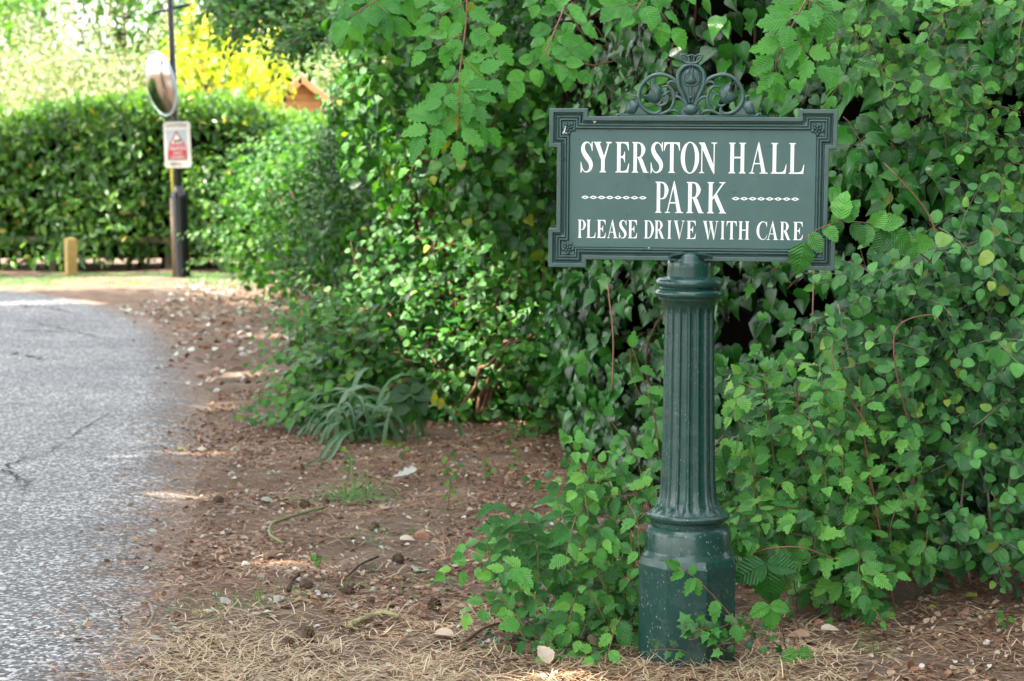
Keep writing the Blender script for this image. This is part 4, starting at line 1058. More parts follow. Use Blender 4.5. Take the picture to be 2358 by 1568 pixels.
shrub('elm_thicket', 'sprawling dark green thicket spilling onto the verge left of the post', 'bush', root, 'bush', bld, 'redtwig')

# ---- bright green shrub in front of the laurel
bl4 = [B(660, 520, 20.5, .75, .6, .7), B(600, 570, 21.5, .40, .5, .42), B(720, 450, 20.5, .7, .6, .55), B(760, 590, 18.8, .6, .5, .38), B(640, 420, 23.0, .6, .6, .40), B(700, 330, 24, .45, .6, .22), B(790, 500, 19, .4, .5, .5)]
root = gp(720, 668)
def bld(lv, tw):
    blob_leaves(lv, 'oval', bl4, .95, .075, (0, 1), up=.8, out=.6); twigs_into(tw, root, bl4, 16, .02)
    for k in range(90):
        c, r = bl4[rng.integers(len(bl4))]; d = rnd_dir(1)[0]; d[1] = -abs(d[1]); p = c + d * np.array(r) * .85; p[2] = max(p[2], .1)
        spray(lv, tw, 'oval', wander(p, d + np.array([-.4, 0, .1]), .5, 6, .4, .3), 10, .075, (-.1, -.3, .9), (.5, 1), .003)
shrub('hornbeam_shrub', 'fresh bright green shrub bulging out of the hedge beside the laurel', 'bush', root, 'bright', bld)

# ---- laurel hedge
HY = 26.4
lh = thing('laurel_hedge', 'long clipped laurel hedge behind the lamp column with sunlit top', 'hedge', (-4.5, HY, 0))
offl = Matrix.Translation((4.5, -HY, 0))
hz = pt(200, 262, HY)[2]
def htop(x): return hz + (fbm(x * 1.3 + 5, 0 * x, 3) - .5) * .42 + .02 * (x + 4) - .16 * np.clip((x + 3.9) / .6, 0, 1)
mb = MB(); xs_ = np.arange(-9.5, -1.2, .25); V = []
for yy, zf in ((HY + .35, .0), (HY + .30, .9), (HY + .5, 1), (HY + 1.5, 1), (HY + 1.7, 0)):
    for x in xs_: V.append((x, yy, .14 if zf == 0 else zf * (htop(np.array(x)) - .16)))
a = len(xs_); mb.add(V, [(i * a + j, i * a + j + 1, (i + 1) * a + j + 1, (i + 1) * a + j) for i in range(4) for j in range(a - 1)])
o = mb.build('shade_core', M['core'], lh); o.matrix_parent_inverse = offl
lv, tw = Leaves(), MB(); n = 15000
x = rng.uniform(-9.5, -1.3, n); tz = rng.random(n) ** .85; top = rng.random(n) < .28
zt = htop(x); z = np.where(top, zt + rng.uniform(-.12, .14, n), .08 + (zt - .08) * tz)
y = np.where(top, HY + rng.uniform(-.1, 1.5, n), HY + rng.uniform(-.15, .28, n) + (fbm(x * 1.1, z * 1.1, 3) - .5) * .95)
gap = (z < .26) & (rng.random(n) < .55 - z * 1.4); kp = ~gap; x, y, z, top = x[kp], y[kp], z[kp], top[kp]; n = len(x)
nr = np.where(top[:, None], np.array([0, -.3, 1.0]), np.array([-.1, -.9, .55])) + rng.normal(size=(n, 3)) * .45
tip = np.where(top[:, None], np.array([0, -.3, .7]), np.array([0, -.6, -.3])) + rng.normal(size=(n, 3)) * .6
lv.add('laurel', np.stack([x, y, z], 1), tip, nr, rng.uniform(.10, .17, n), np.where(rng.random(n) < .985, rng.uniform(0, .93, n), 1))
n = 1500; x = rng.uniform(-9.5, -1.3, n); P = np.stack([x, HY + rng.uniform(-.1, 1.3, n), htop(x) + rng.uniform(0, .20, n)], 1)
lv.add('laurel', P, rng.normal(size=(n, 3)) * .5 + np.array([0, 0, .9]), rng.normal(size=(n, 3)) + np.array([0, -1, .5]), rng.uniform(.12, .17, n), rng.uniform(.7, .95, n))
o = lv.build('foliage', M['laurel'], lh); o.matrix_parent_inverse = offl
for x in np.arange(-9.3, -1.3, .33):
    x += rng.normal() * .08; tw.tube(wander((x, HY + .5 + rng.normal() * .1, -.05), (rng.normal() * .3, rng.normal() * .1, 1), 1.3, 6, .3), np.linspace(.035, .02, 7), 6)
o = tw.build('stems', M['bark'], lh); o.matrix_parent_inverse = offl
# low rail fence at the hedge foot
fe = thing('rail_fence', 'low weathered post and rail fence under the laurel hedge', 'fence', (-5, HY + .12, 0))
for k, x in enumerate(np.arange(-9.2, -1.6, 1.55)):
    mb = MB(); mb.box((x + 5 - .05, -.05, -.1), (x + 5 + .05, .05, .5)); mb.build('post', M['fence_wood'], fe, smooth=False)
mb = MB(); mb.box((-4.4, -.08, .36), (3.3, -.053, .45)); mb.build('rail', M['fence_wood'], fe, smooth=False)

# ---- beyond the hedge
def far_shrub(name, label, cat, mat, blobs, size, dens, tpl='simple', up=.4, n_tw=8, spikes=0, rootz=None, tint=(0, 1), twr=.03, front=False):
    c0 = blobs[0][0]; root = np.array([c0[0], c0[1], 0.0])
    def bld(lv, tw):
        blob_leaves(lv, tpl, blobs, dens, size, tint, up=up, jit=.6, front=front, shell=(.55, 1.1))
        twigs_into(tw, root, blobs, n_tw, twr)
        for k in range(spikes):
            c, r = blobs[rng.integers(len(blobs))]; r = np.array(r)
            p = c + np.array([rng.normal() * .45 * r[0], rng.normal() * .3 * r[1], r[2] * .85])
            spray(lv, tw, tpl, wander(p, (rng.normal() * .2, 0, 1), rng.uniform(.4, .8), 6, .2), 14, size, (0, -1, .6), tint, .006)
    return shrub(name, label, cat, root, mat, bld)
far_shrub('pale_shrub', 'broad pale silvery shrub glowing in the sun at the far left', 'bush', 'pale',
    [B(60, 200, 31, .9, .8, .75), B(190, 190, 31.5, .95, .8, .85), B(300, 200, 31, .7, .8, .65), B(-40, 190, 32, .8, .8, .7), B(340, 190, 31.5, .45, .6, .5), B(120, 160, 32, .7, .7, .6), B(20, 260, 30, .9, .7, .5), B(250, 260, 30, .9, .7, .5)], .085, 1.0, 'laurel', spikes=40)
far_shrub('golden_shrub', 'brilliant golden yellow shrub behind the mirror and laurel hedge', 'bush', 'yellow',
    [B(480, 200, 30, .6, .7, .75), B(590, 190, 30.5, .55, .7, .75), B(560, 120, 31, .38, .5, .42), B(430, 120, 31, .34, .5, .32), B(625, 170, 30, .28, .6, .35), B(410, 190, 30.5, .4, .5, .6)], .12, .9, 'simple_round', spikes=14)
far_shrub('red_leaved_shrub', 'small red leaved shrub in front of the golden shrub', 'bush', 'red', [B(510, 218, 29, .20, .25, .16), B(462, 152, 29, .05, .1, .12)], .09, .5, n_tw=6, twr=.012)
far_shrub('cream_shrub', 'pale cream green shrub behind the orange shed gable', 'bush', 'pale', [B(700, 150, 36, .9, .8, .9), B(770, 190, 35, .8, .8, .9), B(640, 160, 37, .7, .7, .8)], .10, .55, 'laurel')
# ---- shed
sc = pt(697, 200, 31.5); sh = thing('garden_shed', 'orange timber shed gable just showing over the laurel hedge', 'shed', (sc[0], sc[1], 0), R(6))
ks2 = 31.5 / F; zt = pt(697, 178, 31.5)[2]; ze = pt(697, 212, 31.5)[2]; hw = 40 * ks2
mb = MB(); mb.add([(-hw, 0, 0), (hw, 0, 0), (hw, 0, ze), (0, 0, zt), (-hw, 0, ze), (-hw, 2.2, 0), (hw, 2.2, 0), (hw, 2.2, ze), (0, 2.2, zt), (-hw, 2.2, ze)], [(0, 1, 2, 3, 4), (9, 8, 7, 6, 5), (0, 4, 9, 5), (1, 6, 7, 2)]); mb.build('wall', M['shed_wood'], sh, smooth=False)
mb = MB(); ov_ = .10
for sg_ in (1, -1):
    e = (sg_ * (hw + ov_), ze - (zt - ze) * ov_ / hw)
    for (w0, w1, y0, y1) in ((.005, .05, -.20, 2.35),):
        V = [(0, y, zt + w) for y in (y0, y1) for w in (w0, w1)] + [(e[0], y, e[1] + w) for y in (y0, y1) for w in (w0, w1)]
        mb.add(V, [(0, 4, 5, 1), (2, 3, 7, 6), (1, 5, 7, 3), (0, 2, 6, 4), (4, 6, 7, 5)])
mb.build('roof', M['shed_roof'], sh, smooth=False)
mb = MB()
for sg_ in (1, -1):
    e = (sg_ * (hw + ov_), ze - (zt - ze) * ov_ / hw)
    mb.add([(0, -.23, zt + .02), (e[0], -.23, e[1] + .02), (e[0], -.23, e[1] - .10), (0, -.23, zt - .10), (0, -.205, zt + .02), (e[0], -.205, e[1] + .02), (e[0], -.205, e[1] - .10), (0, -.205, zt - .10)], [(0, 1, 2, 3), (4, 7, 6, 5), (0, 4, 5, 1), (3, 2, 6, 7), (1, 5, 6, 2)])
mb.build('bargeboard', M['shed_wood'], sh, smooth=False)
mb = MB()
for zz in np.arange(ze - 1.0, zt - .1, .11): mb.box((-hw * (1 if zz < ze else (zt - zz) / (zt - ze)) + .01, -.02, zz), (hw * (1 if zz < ze else (zt - zz) / (zt - ze)) - .01, -.004, zz + .095))
mb.build('cladding', M['shed_wood'], sh, smooth=False)

# ---- far trees
def tree(name, label, x, y, h, crowns, mat, size, dens, trunk_r=.25, group=None, tpl='simple', front=False, tint=(0, 1), shell=(.55, 1.1)):
    root = np.array([x, y, 0.0]); lv, tw = Leaves(), MB()
    blob_leaves(lv, tpl, crowns, dens, size, tint, jit=.6, front=front, shell=shell)
    P = np.array([(x, y, -.2), (x + .05 * h * rng.normal() * .2, y, h * .3), (x + rng.normal() * .1, y + rng.normal() * .1, h * .65), (x, y, h * .85)])
    tw.tube(catmull(P, 5), np.linspace(trunk_r, trunk_r * .35, 16), 10)
    for c, r in crowns:
        s0 = np.array([x, y, h * rng.uniform(.3, .6)]); k = 6; Q = np.array([s0 + (c - s0) * j / k for j in range(k + 1)]); Q[1:-1] += rng.normal(size=(k - 1, 3)) * .12
        tw.tube(Q, np.linspace(trunk_r * .45, trunk_r * .12, k + 1), 7)
    th = thing(name, label, 'tree', tuple(root), 0, group); off = Matrix.Translation(-Vector(root))
    o = lv.build('crown', M[mat], th); o.matrix_parent_inverse = off
    o = tw.build('trunk', M['bark'], th); o.matrix_parent_inverse = off
    return th
def crown(x, y, z, r, k=9):
    out = [(np.array([x, y, z]), (r * .7, r * .7, r * .6))]
    for i in range(k):
        d = rnd_dir(1)[0]; out.append((np.array([x, y, z]) + d * np.array([r, r, r * .7]) * .75, tuple(np.array([.42, .42, .36]) * r * rng.uniform(.7, 1.15))))
    return out
for i, (u, Y, zc_, r, lab, mt) in enumerate(((-30, 55, 5.0, 2.6, 'grey green tree at the far left edge, beyond the pale shrub', 'fartree'), (110, 60, 6.0, 3.0, 'light green tree beyond the pale silvery shrub', 'fartree'), (290, 62, 7.0, 3.0, 'tall light green tree beyond the mirror', 'fartree'),
        (450, 66, 5.5, 2.8, 'blue green tree beyond the ladder bar of the lamp column', 'fartree'), (620, 64, 5.5, 2.9, 'dark distant tree above the golden shrub', 'bush'), (770, 58, 5.5, 2.8, 'pale distant tree above the shed', 'fartree'))):
    x = (u - 1179) / F * Y
    tree('distant_tree', lab, x, Y, zc_ + 1, crown(x, Y, zc_ * .45, r * 1.2, 10) + crown(x, Y, zc_ + .5, r, 9), mt, .26, .85, .13, 'distant trees beyond the gardens')
# ---- oak branch overhanging the lane at the top, and its tree
def oakb(lv, tw):
    for (u0, v0, u1, v1, Y, nn) in ((860, -60, 540, 70, 15.5, 9), (840, -20, 640, 100, 15.0, 7), (800, -80, 480, 20, 16.2, 9), (870, 10, 700, 90, 14.5, 6), (830, -90, 600, 10, 15.2, 9), (800, -60, 520, 0, 15.8, 9)):
        a, b_ = pt(u0, v0, Y), pt(u1, v1, Y - .6); L = np.linalg.norm(b_ - a)
        P = catmull([a, a + (b_ - a) * .35 + np.array([0, 0, .10]), a + (b_ - a) * .7 + np.array([0, 0, .06]), b_], 5); tw.tube(P, np.linspace(.02, .006, len(P)), 6)
        for k in range(nn * 8):
            t_ = rng.uniform(.15, 1); p = P[int(t_ * (len(P) - 1))]
            Q = wander(p, (b_ - a) / L + rng.normal(size=3) * .8 + np.array([0, 0, -.25]), rng.uniform(.15, .42), 6, .5, .6)
            spray(lv, tw, 'oak', Q, rng.integers(7, 13), .085, (rng.normal() * .4, -.4, .8), (.1, 1), .003)
    twigs_into(tw, (1.2, 16.4, 0), [(pt(860, -60, 15.5), .2)], 3, .06)
shrub('oak_bough', 'leafy dark oak bough hanging into the top of the view', 'tree', (1.2, 16.4, 0), 'bush', oakb)
#SHADE
# ---- unseen oaks added around the lane to shade it and dim frontal light
# openings cut in their crowns so that sun lands on these spots
SPOTS = [(pt(1020, 675, 11.6), .30), (pt(1090, 700, 11.7), .25), (pt(900, 640, 12.5), .22), (pt(1180, 740, 11.5), .14), (gp(400, 1062), .20), (gp(500, 1050), .14), (gp(520, 935), .12), (gp(560, 860), .14), (gp(640, 770), .18), (gp(430, 1150), .06), (gp(650, 1290), .06), (gp(980, 1460), .05), (gp(620, 700), .3), (pt(960, 560, 13), .2), (pt(1130, 620, 12), .2), (pt(840, 720, 12.6), .16), (pt(1240, 760, 11.2), .10), (gp(1330, 1580), .10), (gp(720, 1190), .10), (pt(1070, 560, 12.6), .2),
         (gp(700, 620), .5), (gp(560, 660), .4), (pt(640, 560, 20), .4), (pt(720, 420, 20.5), .4), (gp(150, 640), 1.6), (gp(-60, 640), 1.3), (gp(330, 650), .9), (gp(460, 655), .5), (gp(130, 700), .35)]
_sv = np.array(_sd)
def sun_gap(P, k=1.0):
    m = np.zeros(len(P), bool)
    for c, rr in SPOTS:
        w = P - c; t_ = w @ _sv; d = np.linalg.norm(w - t_[:, None] * _sv, axis=1); m |= d < rr * k + .12
    return m
_old_add = Leaves.add
def gap_add(self, tpl, pos, tip, nrm, size, tint, rg=None):
    keep = ~sun_gap(pos); _old_add(self, tpl, pos[keep], tip[keep], nrm[keep], size[keep], tint[keep])
Leaves.add = gap_add
for i, (tx, ty, x, y, z, r, dn, lab) in enumerate((
        (-8.6, 4.5, -5.0, 4.6, 8.2, 2.9, 1.5, 'unseen oak across the lane whose crown shades the sign'), (-8.6, 8.0, -4.6, 8.0, 8.6, 2.8, 1.3, 'unseen oak across the lane whose crown shades the thicket'), (-10.5, 6.3, -8.8, 6.8, 8.5, 3.0, 1.3, 'second unseen oak across the lane, broad crowned'),
        (-9.2, 11.5, -6.8, 11.4, 9.0, 3.0, 1.3, 'third unseen oak across the lane'), (-11.0, 15.0, -9.8, 15.0, 9.0, 3.0, 1.3, 'fourth unseen oak across the lane, before the bend'), (-12.8, 10.0, -12.5, 10.0, 8.0, 3.0, 1.3, 'unseen oak set back from the lane on the left'),
        (-9.0, 1.0, -6.8, 1.2, 8.0, 2.8, 1.3, 'nearest unseen oak on the left of the lane'), (-9.6, 18.0, -7.5, 18.4, 9.4, 2.3, .8, 'unseen oak leaning over the middle of the lane'), (-13.5, 18.0, -12.5, 18.5, 9.0, 2.6, .9, 'unseen oak left of the bend, set back'),
        (-13.8, 24.5, -12.6, 24.3, 8.6, 2.4, .22, 'thin unseen oak left of the bend with sun through its crown'), (-10.8, 24.0, -9.6, 24.2, 8.8, 2.0, .22, 'thin crowned unseen oak by the end of the laurel hedge'),
        (-12.0, 12.6, -9.6, 12.6, 7.9, 2.4, 1.6, 'unseen oak with the low dense crown left of the lane'), (-9.6, 3.2, -7.4, 3.4, 8.8, 2.4, 1.6, 'dense crowned unseen oak left of the near lane'), (-10.2, 8.2, -8.0, 7.2, 9.6, 2.1, 1.8, 'tall dense unseen oak behind the second oak across the lane'), (-11.0, 10.2, -9.0, 9.7, 8.8, 1.9, 1.8, 'small dense unseen oak behind the third oak across the lane'), (-11.5, 17.0, -9.5, 17.6, 7.9, 2.0, 1.4, 'small unseen oak left of the lane before the bend'),
        (5.5, 12.5, 5.5, 12.5, 5.5, 2.6, .8, 'unseen oak directly behind the ivy hedge on the right'), (-12.0, -4.0, -11.5, -4.0, 5.5, 4.4, 1.3, 'low crowned unseen oak left of the viewer'),
        (-5.5, -11.0, -5.5, -11.0, 5.5, 4.4, 1.3, 'low crowned unseen oak behind the viewer on the left'), (9.0, -8.0, 9.0, -8.0, 5.5, 4.4, 1.3, 'low crowned unseen oak behind the viewer on the right'))):
    th = tree('unseen_oak', lab, tx, ty, z + 1, crown(x, y, z, r, 13), 'bush', .17 if r < 4 else .3, dn, .28, 'unseen oaks added for shade', tpl='simple_round')
Leaves.add = _old_add
# unseen hedge added outside the right edge to darken light from that side
rh = thing('unseen_hedge', 'unseen hedge on the right, added to darken the light from that side', 'hedge', (3.2, 3.0, 0))
offr = Matrix.Translation((-3.2, -3.0, 0))
mb = MB(); mb.box((2.35, -1.5, -.1), (4.0, 6.6, 4.3)); o = mb.build('shade_core', M['core'], rh, smooth=False); o.matrix_parent_inverse = offr
lv = Leaves(); n = 12000; y = rng.uniform(-1.6, 6.4, n); z = rng.uniform(0, 4.5, n); P = np.stack([2.2 + (fbm(y, z, 3) - .5) * .5 + rng.uniform(-.1, .15, n) , y, z], 1)
lv.add('simple_round', P, rnd_dir(n) + np.array([-.2, 0, -.5]), rnd_dir(n) * .5 + np.array([-1, 0, .4]), rng.uniform(.07, .11, n), rng.random(n)); o = lv.build('foliage', M['ivy'], rh); o.matrix_parent_inverse = offr
#NEAR
# ------------------------------------------------------------------ near plants
def poly_points(poly, n, Yf):
    """n random points inside a picture polygon, each at its own distance Yf(u, v)"""
    P = np.array(poly, float); lo, hi = P.min(0), P.max(0); out = []
    while len(out) < n:
        u, v = rng.uniform(lo, hi); c = False
        for i in range(len(P)):
            a, b_ = P[i - 1], P[i]
            if (a[1] > v) != (b_[1] > v) and u < (b_[0] - a[0]) * (v - a[1]) / (b_[1] - a[1]) + a[0]: c = not c
        if c: out.append(pt(u, v, Yf(u, v)))
    return np.array(out)
def patch(lv, tw, tpl, poly, n, Y0, depth, size, nl=(6, 10), up=.6, tint=(0, .95), d0=(-.2, -.4, .5), L=(.12, .28), slope=0, v0=0, twr=.0018, front=(-.15, -.8)):
    """leafy sprays filling a standing bank; lower rows stand nearer (slope)"""
    Yf = lambda u, v: Y0 + rng.uniform(-.1, depth) - slope * max(0, v - v0) / 1000
    for p in poly_points(poly, n, Yf):
        if in_hole(p, .9)[0] and rng.random() < .95: continue
        if p[2] < .03: p[2] = rng.uniform(.03, .12)
        d = np.array(d0) + rng.normal(size=3) * .65
        Q = wander(p, d, rng.uniform(*L), 6, .45, .8); Q[:, 2] = np.maximum(Q[:, 2], .02)
        f = np.array([front[0] + rng.normal() * .3, front[1], up + rng.normal() * .25])
        spray(lv, tw, tpl, Q, rng.integers(*nl), size * rng.uniform(.7, 1.15), f, tint, twr, .05, .006)
# elm suckers right of the post
elmp = [(1650, 900), (1800, 850), (1990, 880), (2120, 950), (2160, 1150), (2110, 1320), (1930, 1385), (1790, 1340), (1690, 1300), (1655, 1150)]
def bld(lv, tw):
    patch(lv, tw, 'elm', elmp, 195, 6.75, .45, .080, up=.8, slope=.6, v0=900, tint=(.1, .96))
    for u, v in ((1760, 860), (1830, 880), (1930, 1000), (1870, 1130), (2000, 1080), (1820, 1250), (1950, 1290), (1730, 1050)):
        P = catmull([gp(u + 30, 1400) * np.array([1, 1, 0]) + np.array([0, .2, 0]), pt(u + 25, v + 250, 6.75), pt(u, v, 6.55)], 6); spray(lv, tw, 'elm', P[6:], 11, .072, (-.1, -.8, .7), (.5, .95), .003)
    P = poly_points(elmp, 1500, lambda u, v: 7.2 + rng.uniform(0, .4)); P = P[~in_hole(P)]; n = len(P)
    lv.add('simple_round', P, rnd_dir(n), rnd_dir(n) + np.array([0, -1, .5]), .06, rng.uniform(0, .15, n))  # deep leaves tinted dark, shade behind the sprays put into their colour
shrub('elm_sucker_bank', 'fresh serrated elm suckers banked up right of the fluted post', 'bush', gp(1900, 1385), 'elm', bld, 'redtwig')
rnp = [(2060, 560), (2180, 480), (2358, 470), (2420, 600), (2420, 1330), (2250, 1335), (2120, 1290), (2130, 1100), (2080, 960), (1940, 830), (1900, 740), (2000, 640)]
def bld(lv, tw):
    patch(lv, tw, 'oval', rnp, 275, 6.95, .4, .066, up=.6, slope=.25, v0=600, tint=(0, .97))
    patch(lv, tw, 'round', rnp, 130, 6.85, .3, .060, up=.6, slope=.25, v0=600, tint=(.2, .97))
    P = poly_points(rnp, 2000, lambda u, v: 7.4 + rng.uniform(0, .4)); P = P[~in_hole(P)]; n = len(P)
    lv.add('simple_round', P, rnd_dir(n), rnd_dir(n) + np.array([0, -1, .5]), .06, rng.uniform(0, .15, n))  # backing leaves coloured dark to paint the shade deep in the bank
    for u, v, du in ((2290, 1290, -30), (2130, 1150, -60), (1990, 1000, -60), (2200, 1300, 30), (2050, 1280, 90), (2310, 1330, 20)):
        tw.tube(catmull([pt(u, v + 50, 7.0), pt(u + du * .4, v - 120, 6.8), pt(u + du, v - 300, 6.9)], 6), np.linspace(.007, .003, 13), 6)
shrub('honeysuckle_bank', 'rounded dull green leaves of a tangled bank at the right edge', 'bush', gp(2260, 1335), 'round', bld, 'greytwig')
upp = [(1990, -30), (2420, -30), (2420, 480), (2290, 440), (2250, 330), (2200, 300), (2150, 250), (2000, 170), (1950, 60)]
def bld(lv, tw):
    patch(lv, tw, 'hazel', upp, 145, 7.0, .5, .058, up=.5, tint=(0, .97), d0=(-.3, -.4, -.1))
    P = catmull([(2.4, 7.9, -.05), (2.2, 7.5, .9), (2.0, 7.3, 1.7), (1.8, 7.2, 2.2)], 6); tw.tube(P, np.linspace(.025, .012, len(P)), 7)
shrub('wych_elm', 'small crinkled elm leaves over the ivy in the top right corner', 'bush', (2.4, 7.9, 0), 'elm', bld, 'redtwig')
# hanging branches: a stem from above the frame with leaves at both sides
def hanging(name, label, pts, Y, nl, size, extra=(), mat='elm_fresh', tpl='hazel', cat='branch', sub=7, sr=.004, root=None):
    P = catmull([pt(u, v, Y + dy) for u, v, dy in pts], 6)
    def bld(lv, tw):
        spray(lv, tw, tpl, P, nl, size, (-.1, -.9, .5), (.1, 1), sr, .05, .02, False, 1.0)
        m = len(P)
        for k in range(sub):
            i = int((.15 + .8 * k / sub) * (m - 1)); d = np.array([1 if k % 2 else -1, -.4, -.45]) + rng.normal(size=3) * .2
            Q = wander(P[i], d, rng.uniform(.07, .15), 5, .3, .6); spray(lv, tw, tpl, Q, 5, size, (0, -.9, .5), (.1, 1), .0018, .2, .01, False)
        top = P[0]
        tw.tube(catmull([np.array([top[0] + .5, 7.8, 2.9]), np.array([top[0] + .25, 7.1, 2.75]), top], 6), np.linspace(.010, sr, 13), 6)
    return shrub(name, label, cat, tuple(P[0]), mat, bld, 'redtwig')
hanging('elm_branch', 'long leafy elm branch hanging down left of the sign', [(1078, -60, .1), (1072, 60, .05), (1058, 170, 0), (1056, 240, -.03), (1052, 310, -.05)], 7.0, 18, .078, sub=9, tpl='elm')
hanging('elm_branch', 'short leafy spray hanging above the left corner of the sign', [(1330, -60, .2), (1290, 40, .1), (1262, 110, 0), (1255, 150, 0)], 7.2, 14, .065, sub=6)
hanging('elm_branch', 'bright serrated spray hanging above the right corner of the sign', [(1900, -60, .1), (1850, 10, 0), (1815, 80, -.05), (1790, 150, -.05)], 6.3, 13, .078, sub=5, tpl='elm')
hanging('elm_branch', 'leaf spray hanging at the top middle above the crest', [(1500, -80, .3), (1490, -20, .2), (1460, 30, .1)], 7.0, 9, .07, sub=5)
hanging('elm_branch', 'loose leafy twig at the top edge over the hazel', [(1010, -80, .3), (930, -30, .2), (850, 10, .1), (805, 40, 0)], 7.6, 12, .075, sub=5)
# twig reaching over the sign's lower right corner
def bld(lv, tw):
    st = catmull([pt(2140, 600, 6.6), pt(2050, 530, 6.2), pt(1950, 510, 5.98), pt(1890, 525, 5.93), pt(1845, 552, 5.92)], 6); tw.tube(st, np.linspace(.003, .0014, len(st)), 5)
    for u, v, tu, tv, s_, Y in ((1850, 556, -8, 60, .083, 5.93), (1868, 535, 22, 45, .062, 5.92), (1895, 523, 30, 25, .056, 5.94), (1935, 505, 5, -52, .075, 5.95), (1945, 512, 15, -30, .07, 5.97), (1960, 515, 30, 40, .065, 5.99), (2000, 520, -12, 52, .06, 6.05),
            (2020, 518, 55, -10, .075, 6.1), (2050, 532, 40, 25, .07, 6.1), (2040, 530, -20, 55, .07, 6.1), (2080, 545, 30, 45, .07, 6.2), (1925, 515, -8, -20, .03, 5.95), (2010, 522, 28, -34, .055, 6.05), (2095, 560, 60, 0, .07, 6.25)):
        a, b_ = pt(u, v, Y), pt(u + tu, v + tv, Y - .02)
        lv.add('hazel', a, b_ - a, (-.1 + rng.normal() * .2, -1, .35 + rng.normal() * .2), s_, rng.uniform(.2, .9))
shrub('elm_twig', 'elm twig whose leaves overlap the lower right corner of the sign', 'branch', pt(2140, 600, 6.6), 'elm', bld, 'redtwig')
# left of the post at its foot
ftp = [(1300, 1160), (1350, 1080), (1420, 1090), (1490, 1120), (1510, 1180), (1490, 1250), (1480, 1480), (1400, 1500), (1180, 1450), (1080, 1410), (1060, 1330), (1130, 1260), (1250, 1230)]
def bld(lv, tw):
    patch(lv, tw, 'elm', ftp, 95, 6.25, .35, .066, up=.8, slope=.25, v0=1000, tint=(.1, .95))
    for u, v, tu, tv in ((1180, 1250, -110, 20), (1180, 1320, -150, 0), (1200, 1400, -120, 10), (1370, 1150, -60, -130), (1420, 1150, -90, -130)):
        a = pt(u, v, 6.25); b_ = pt(u + tu, v + tv, 6.1); spray(lv, tw, 'elm', catmull([a, (a + b_) / 2 + np.array([0, 0, .03]), b_], 5), 9, .06, (-.1, -.7, .7), (.4, .95), .0022)
shrub('elm_seedling_clump', 'bright serrated seedlings crowding the left foot of the sign post', 'plant', gp(1350, 1475), 'elm', bld, 'redtwig')
def stalk(name, label, cat, mat, tpl, base_uv, top_uv, Y, n, size, twig='redtwig', spr=.95, pairs=False, tint=(.2, .95), g=None):
    def bld(lv, tw):
        a = pt(base_uv[0], base_uv[1], Y); a[2] = max(a[2], -.01); b_ = pt(top_uv[0], top_uv[1], Y - .05)
        P = catmull([a, (a + b_) / 2 + np.array([.02, 0, .02]), b_], 6); tw.tube(P, np.linspace(.003, .0012, len(P)), 5)
        for k in range(n):
            t_ = .25 + .75 * k / max(1, n - 1); p = P[min(int(t_ * (len(P) - 1)), len(P) - 1)]
            for sd in ((1, -1) if pairs else ((1,) if k % 2 else (-1,))):
                tp = np.array([sd * spr, -.3, .15 - .3 * rng.random()]) + rng.normal(size=3) * .15
                if k == n - 1 and not pairs: tp = np.array([.1, -.2, .9])
                lv.add(tpl, p, tp, (rng.normal() * .2, -.6, .8), size * (1 - .3 * t_) * rng.uniform(.85, 1.1), rng.uniform(*tint))
    return shrub(name, label, cat, gp(base_uv[0], base_uv[1]) if base_uv[1] > 500 else pt(*base_uv, Y), mat, bld, twig, g)
stalk('elm_seedling', 'upright serrated elm shoot just left of the fluted post', 'plant', 'elm_fresh', 'elm', (1525, 1120), (1455, 800), 6.6, 9, .07)
stalk('elm_seedling', 'leaning elm shoot halfway up on the left of the post', 'plant', 'elm', 'elm', (1500, 1180), (1400, 960), 6.5, 7, .06)
for (b_, t_, lab) in (((1180, 1330), (1135, 1165), 'nettle stalk at the left tip of the seedling clump'), ((1240, 1340), (1200, 1190), 'nettle stalk in front of the seedlings with drooping leaves'), ((1300, 1330), (1280, 1150), 'nettle stalk nearest the sign post')):
    stalk('nettle', lab, 'nettle', 'nettle', 'nettle', b_, t_, 6.15, 5, .085, 'moss_twig', .9, True, g='nettles left of the post')
# bramble right of the base
def bramble(name, label, u, v, Y, s_, tint, n=1):
    def bld(lv, tw):
        c = pt(u, v, Y); a = gp(u + 15, v + 60); a[1] = Y + .15; a[2] = 0; tw.tube(catmull([a, (a + c) / 2 + np.array([0, 0, .05]), c], 4), .002, 5)
        for tu, tv, k in ((-62, 25, 1), (55, 5, .9), (5, 75, 1.15)):
            b2 = pt(u + tu, v + tv, Y - .02); lv.add('hazel', c, b2 - c, (rng.normal() * .15, -.8, .6), s_ * k, tint)
    shrub(name, label, 'bramble', gp(u + 15, v + 60), 'bramble', bld, 'redtwig')
bramble('bramble_shoot', 'dark veined bramble leaf right of the octagonal base', 1765, 1300, 6.15, .098, .1)
bramble('bramble_shoot', 'pale green bramble leaf low beside the octagonal base', 1772, 1395, 6.0, .062, .95)
bramble('bramble_shoot', 'small bright bramble leaf flat on the soil at the bottom', 1838, 1500, 5.95, .05, .9)
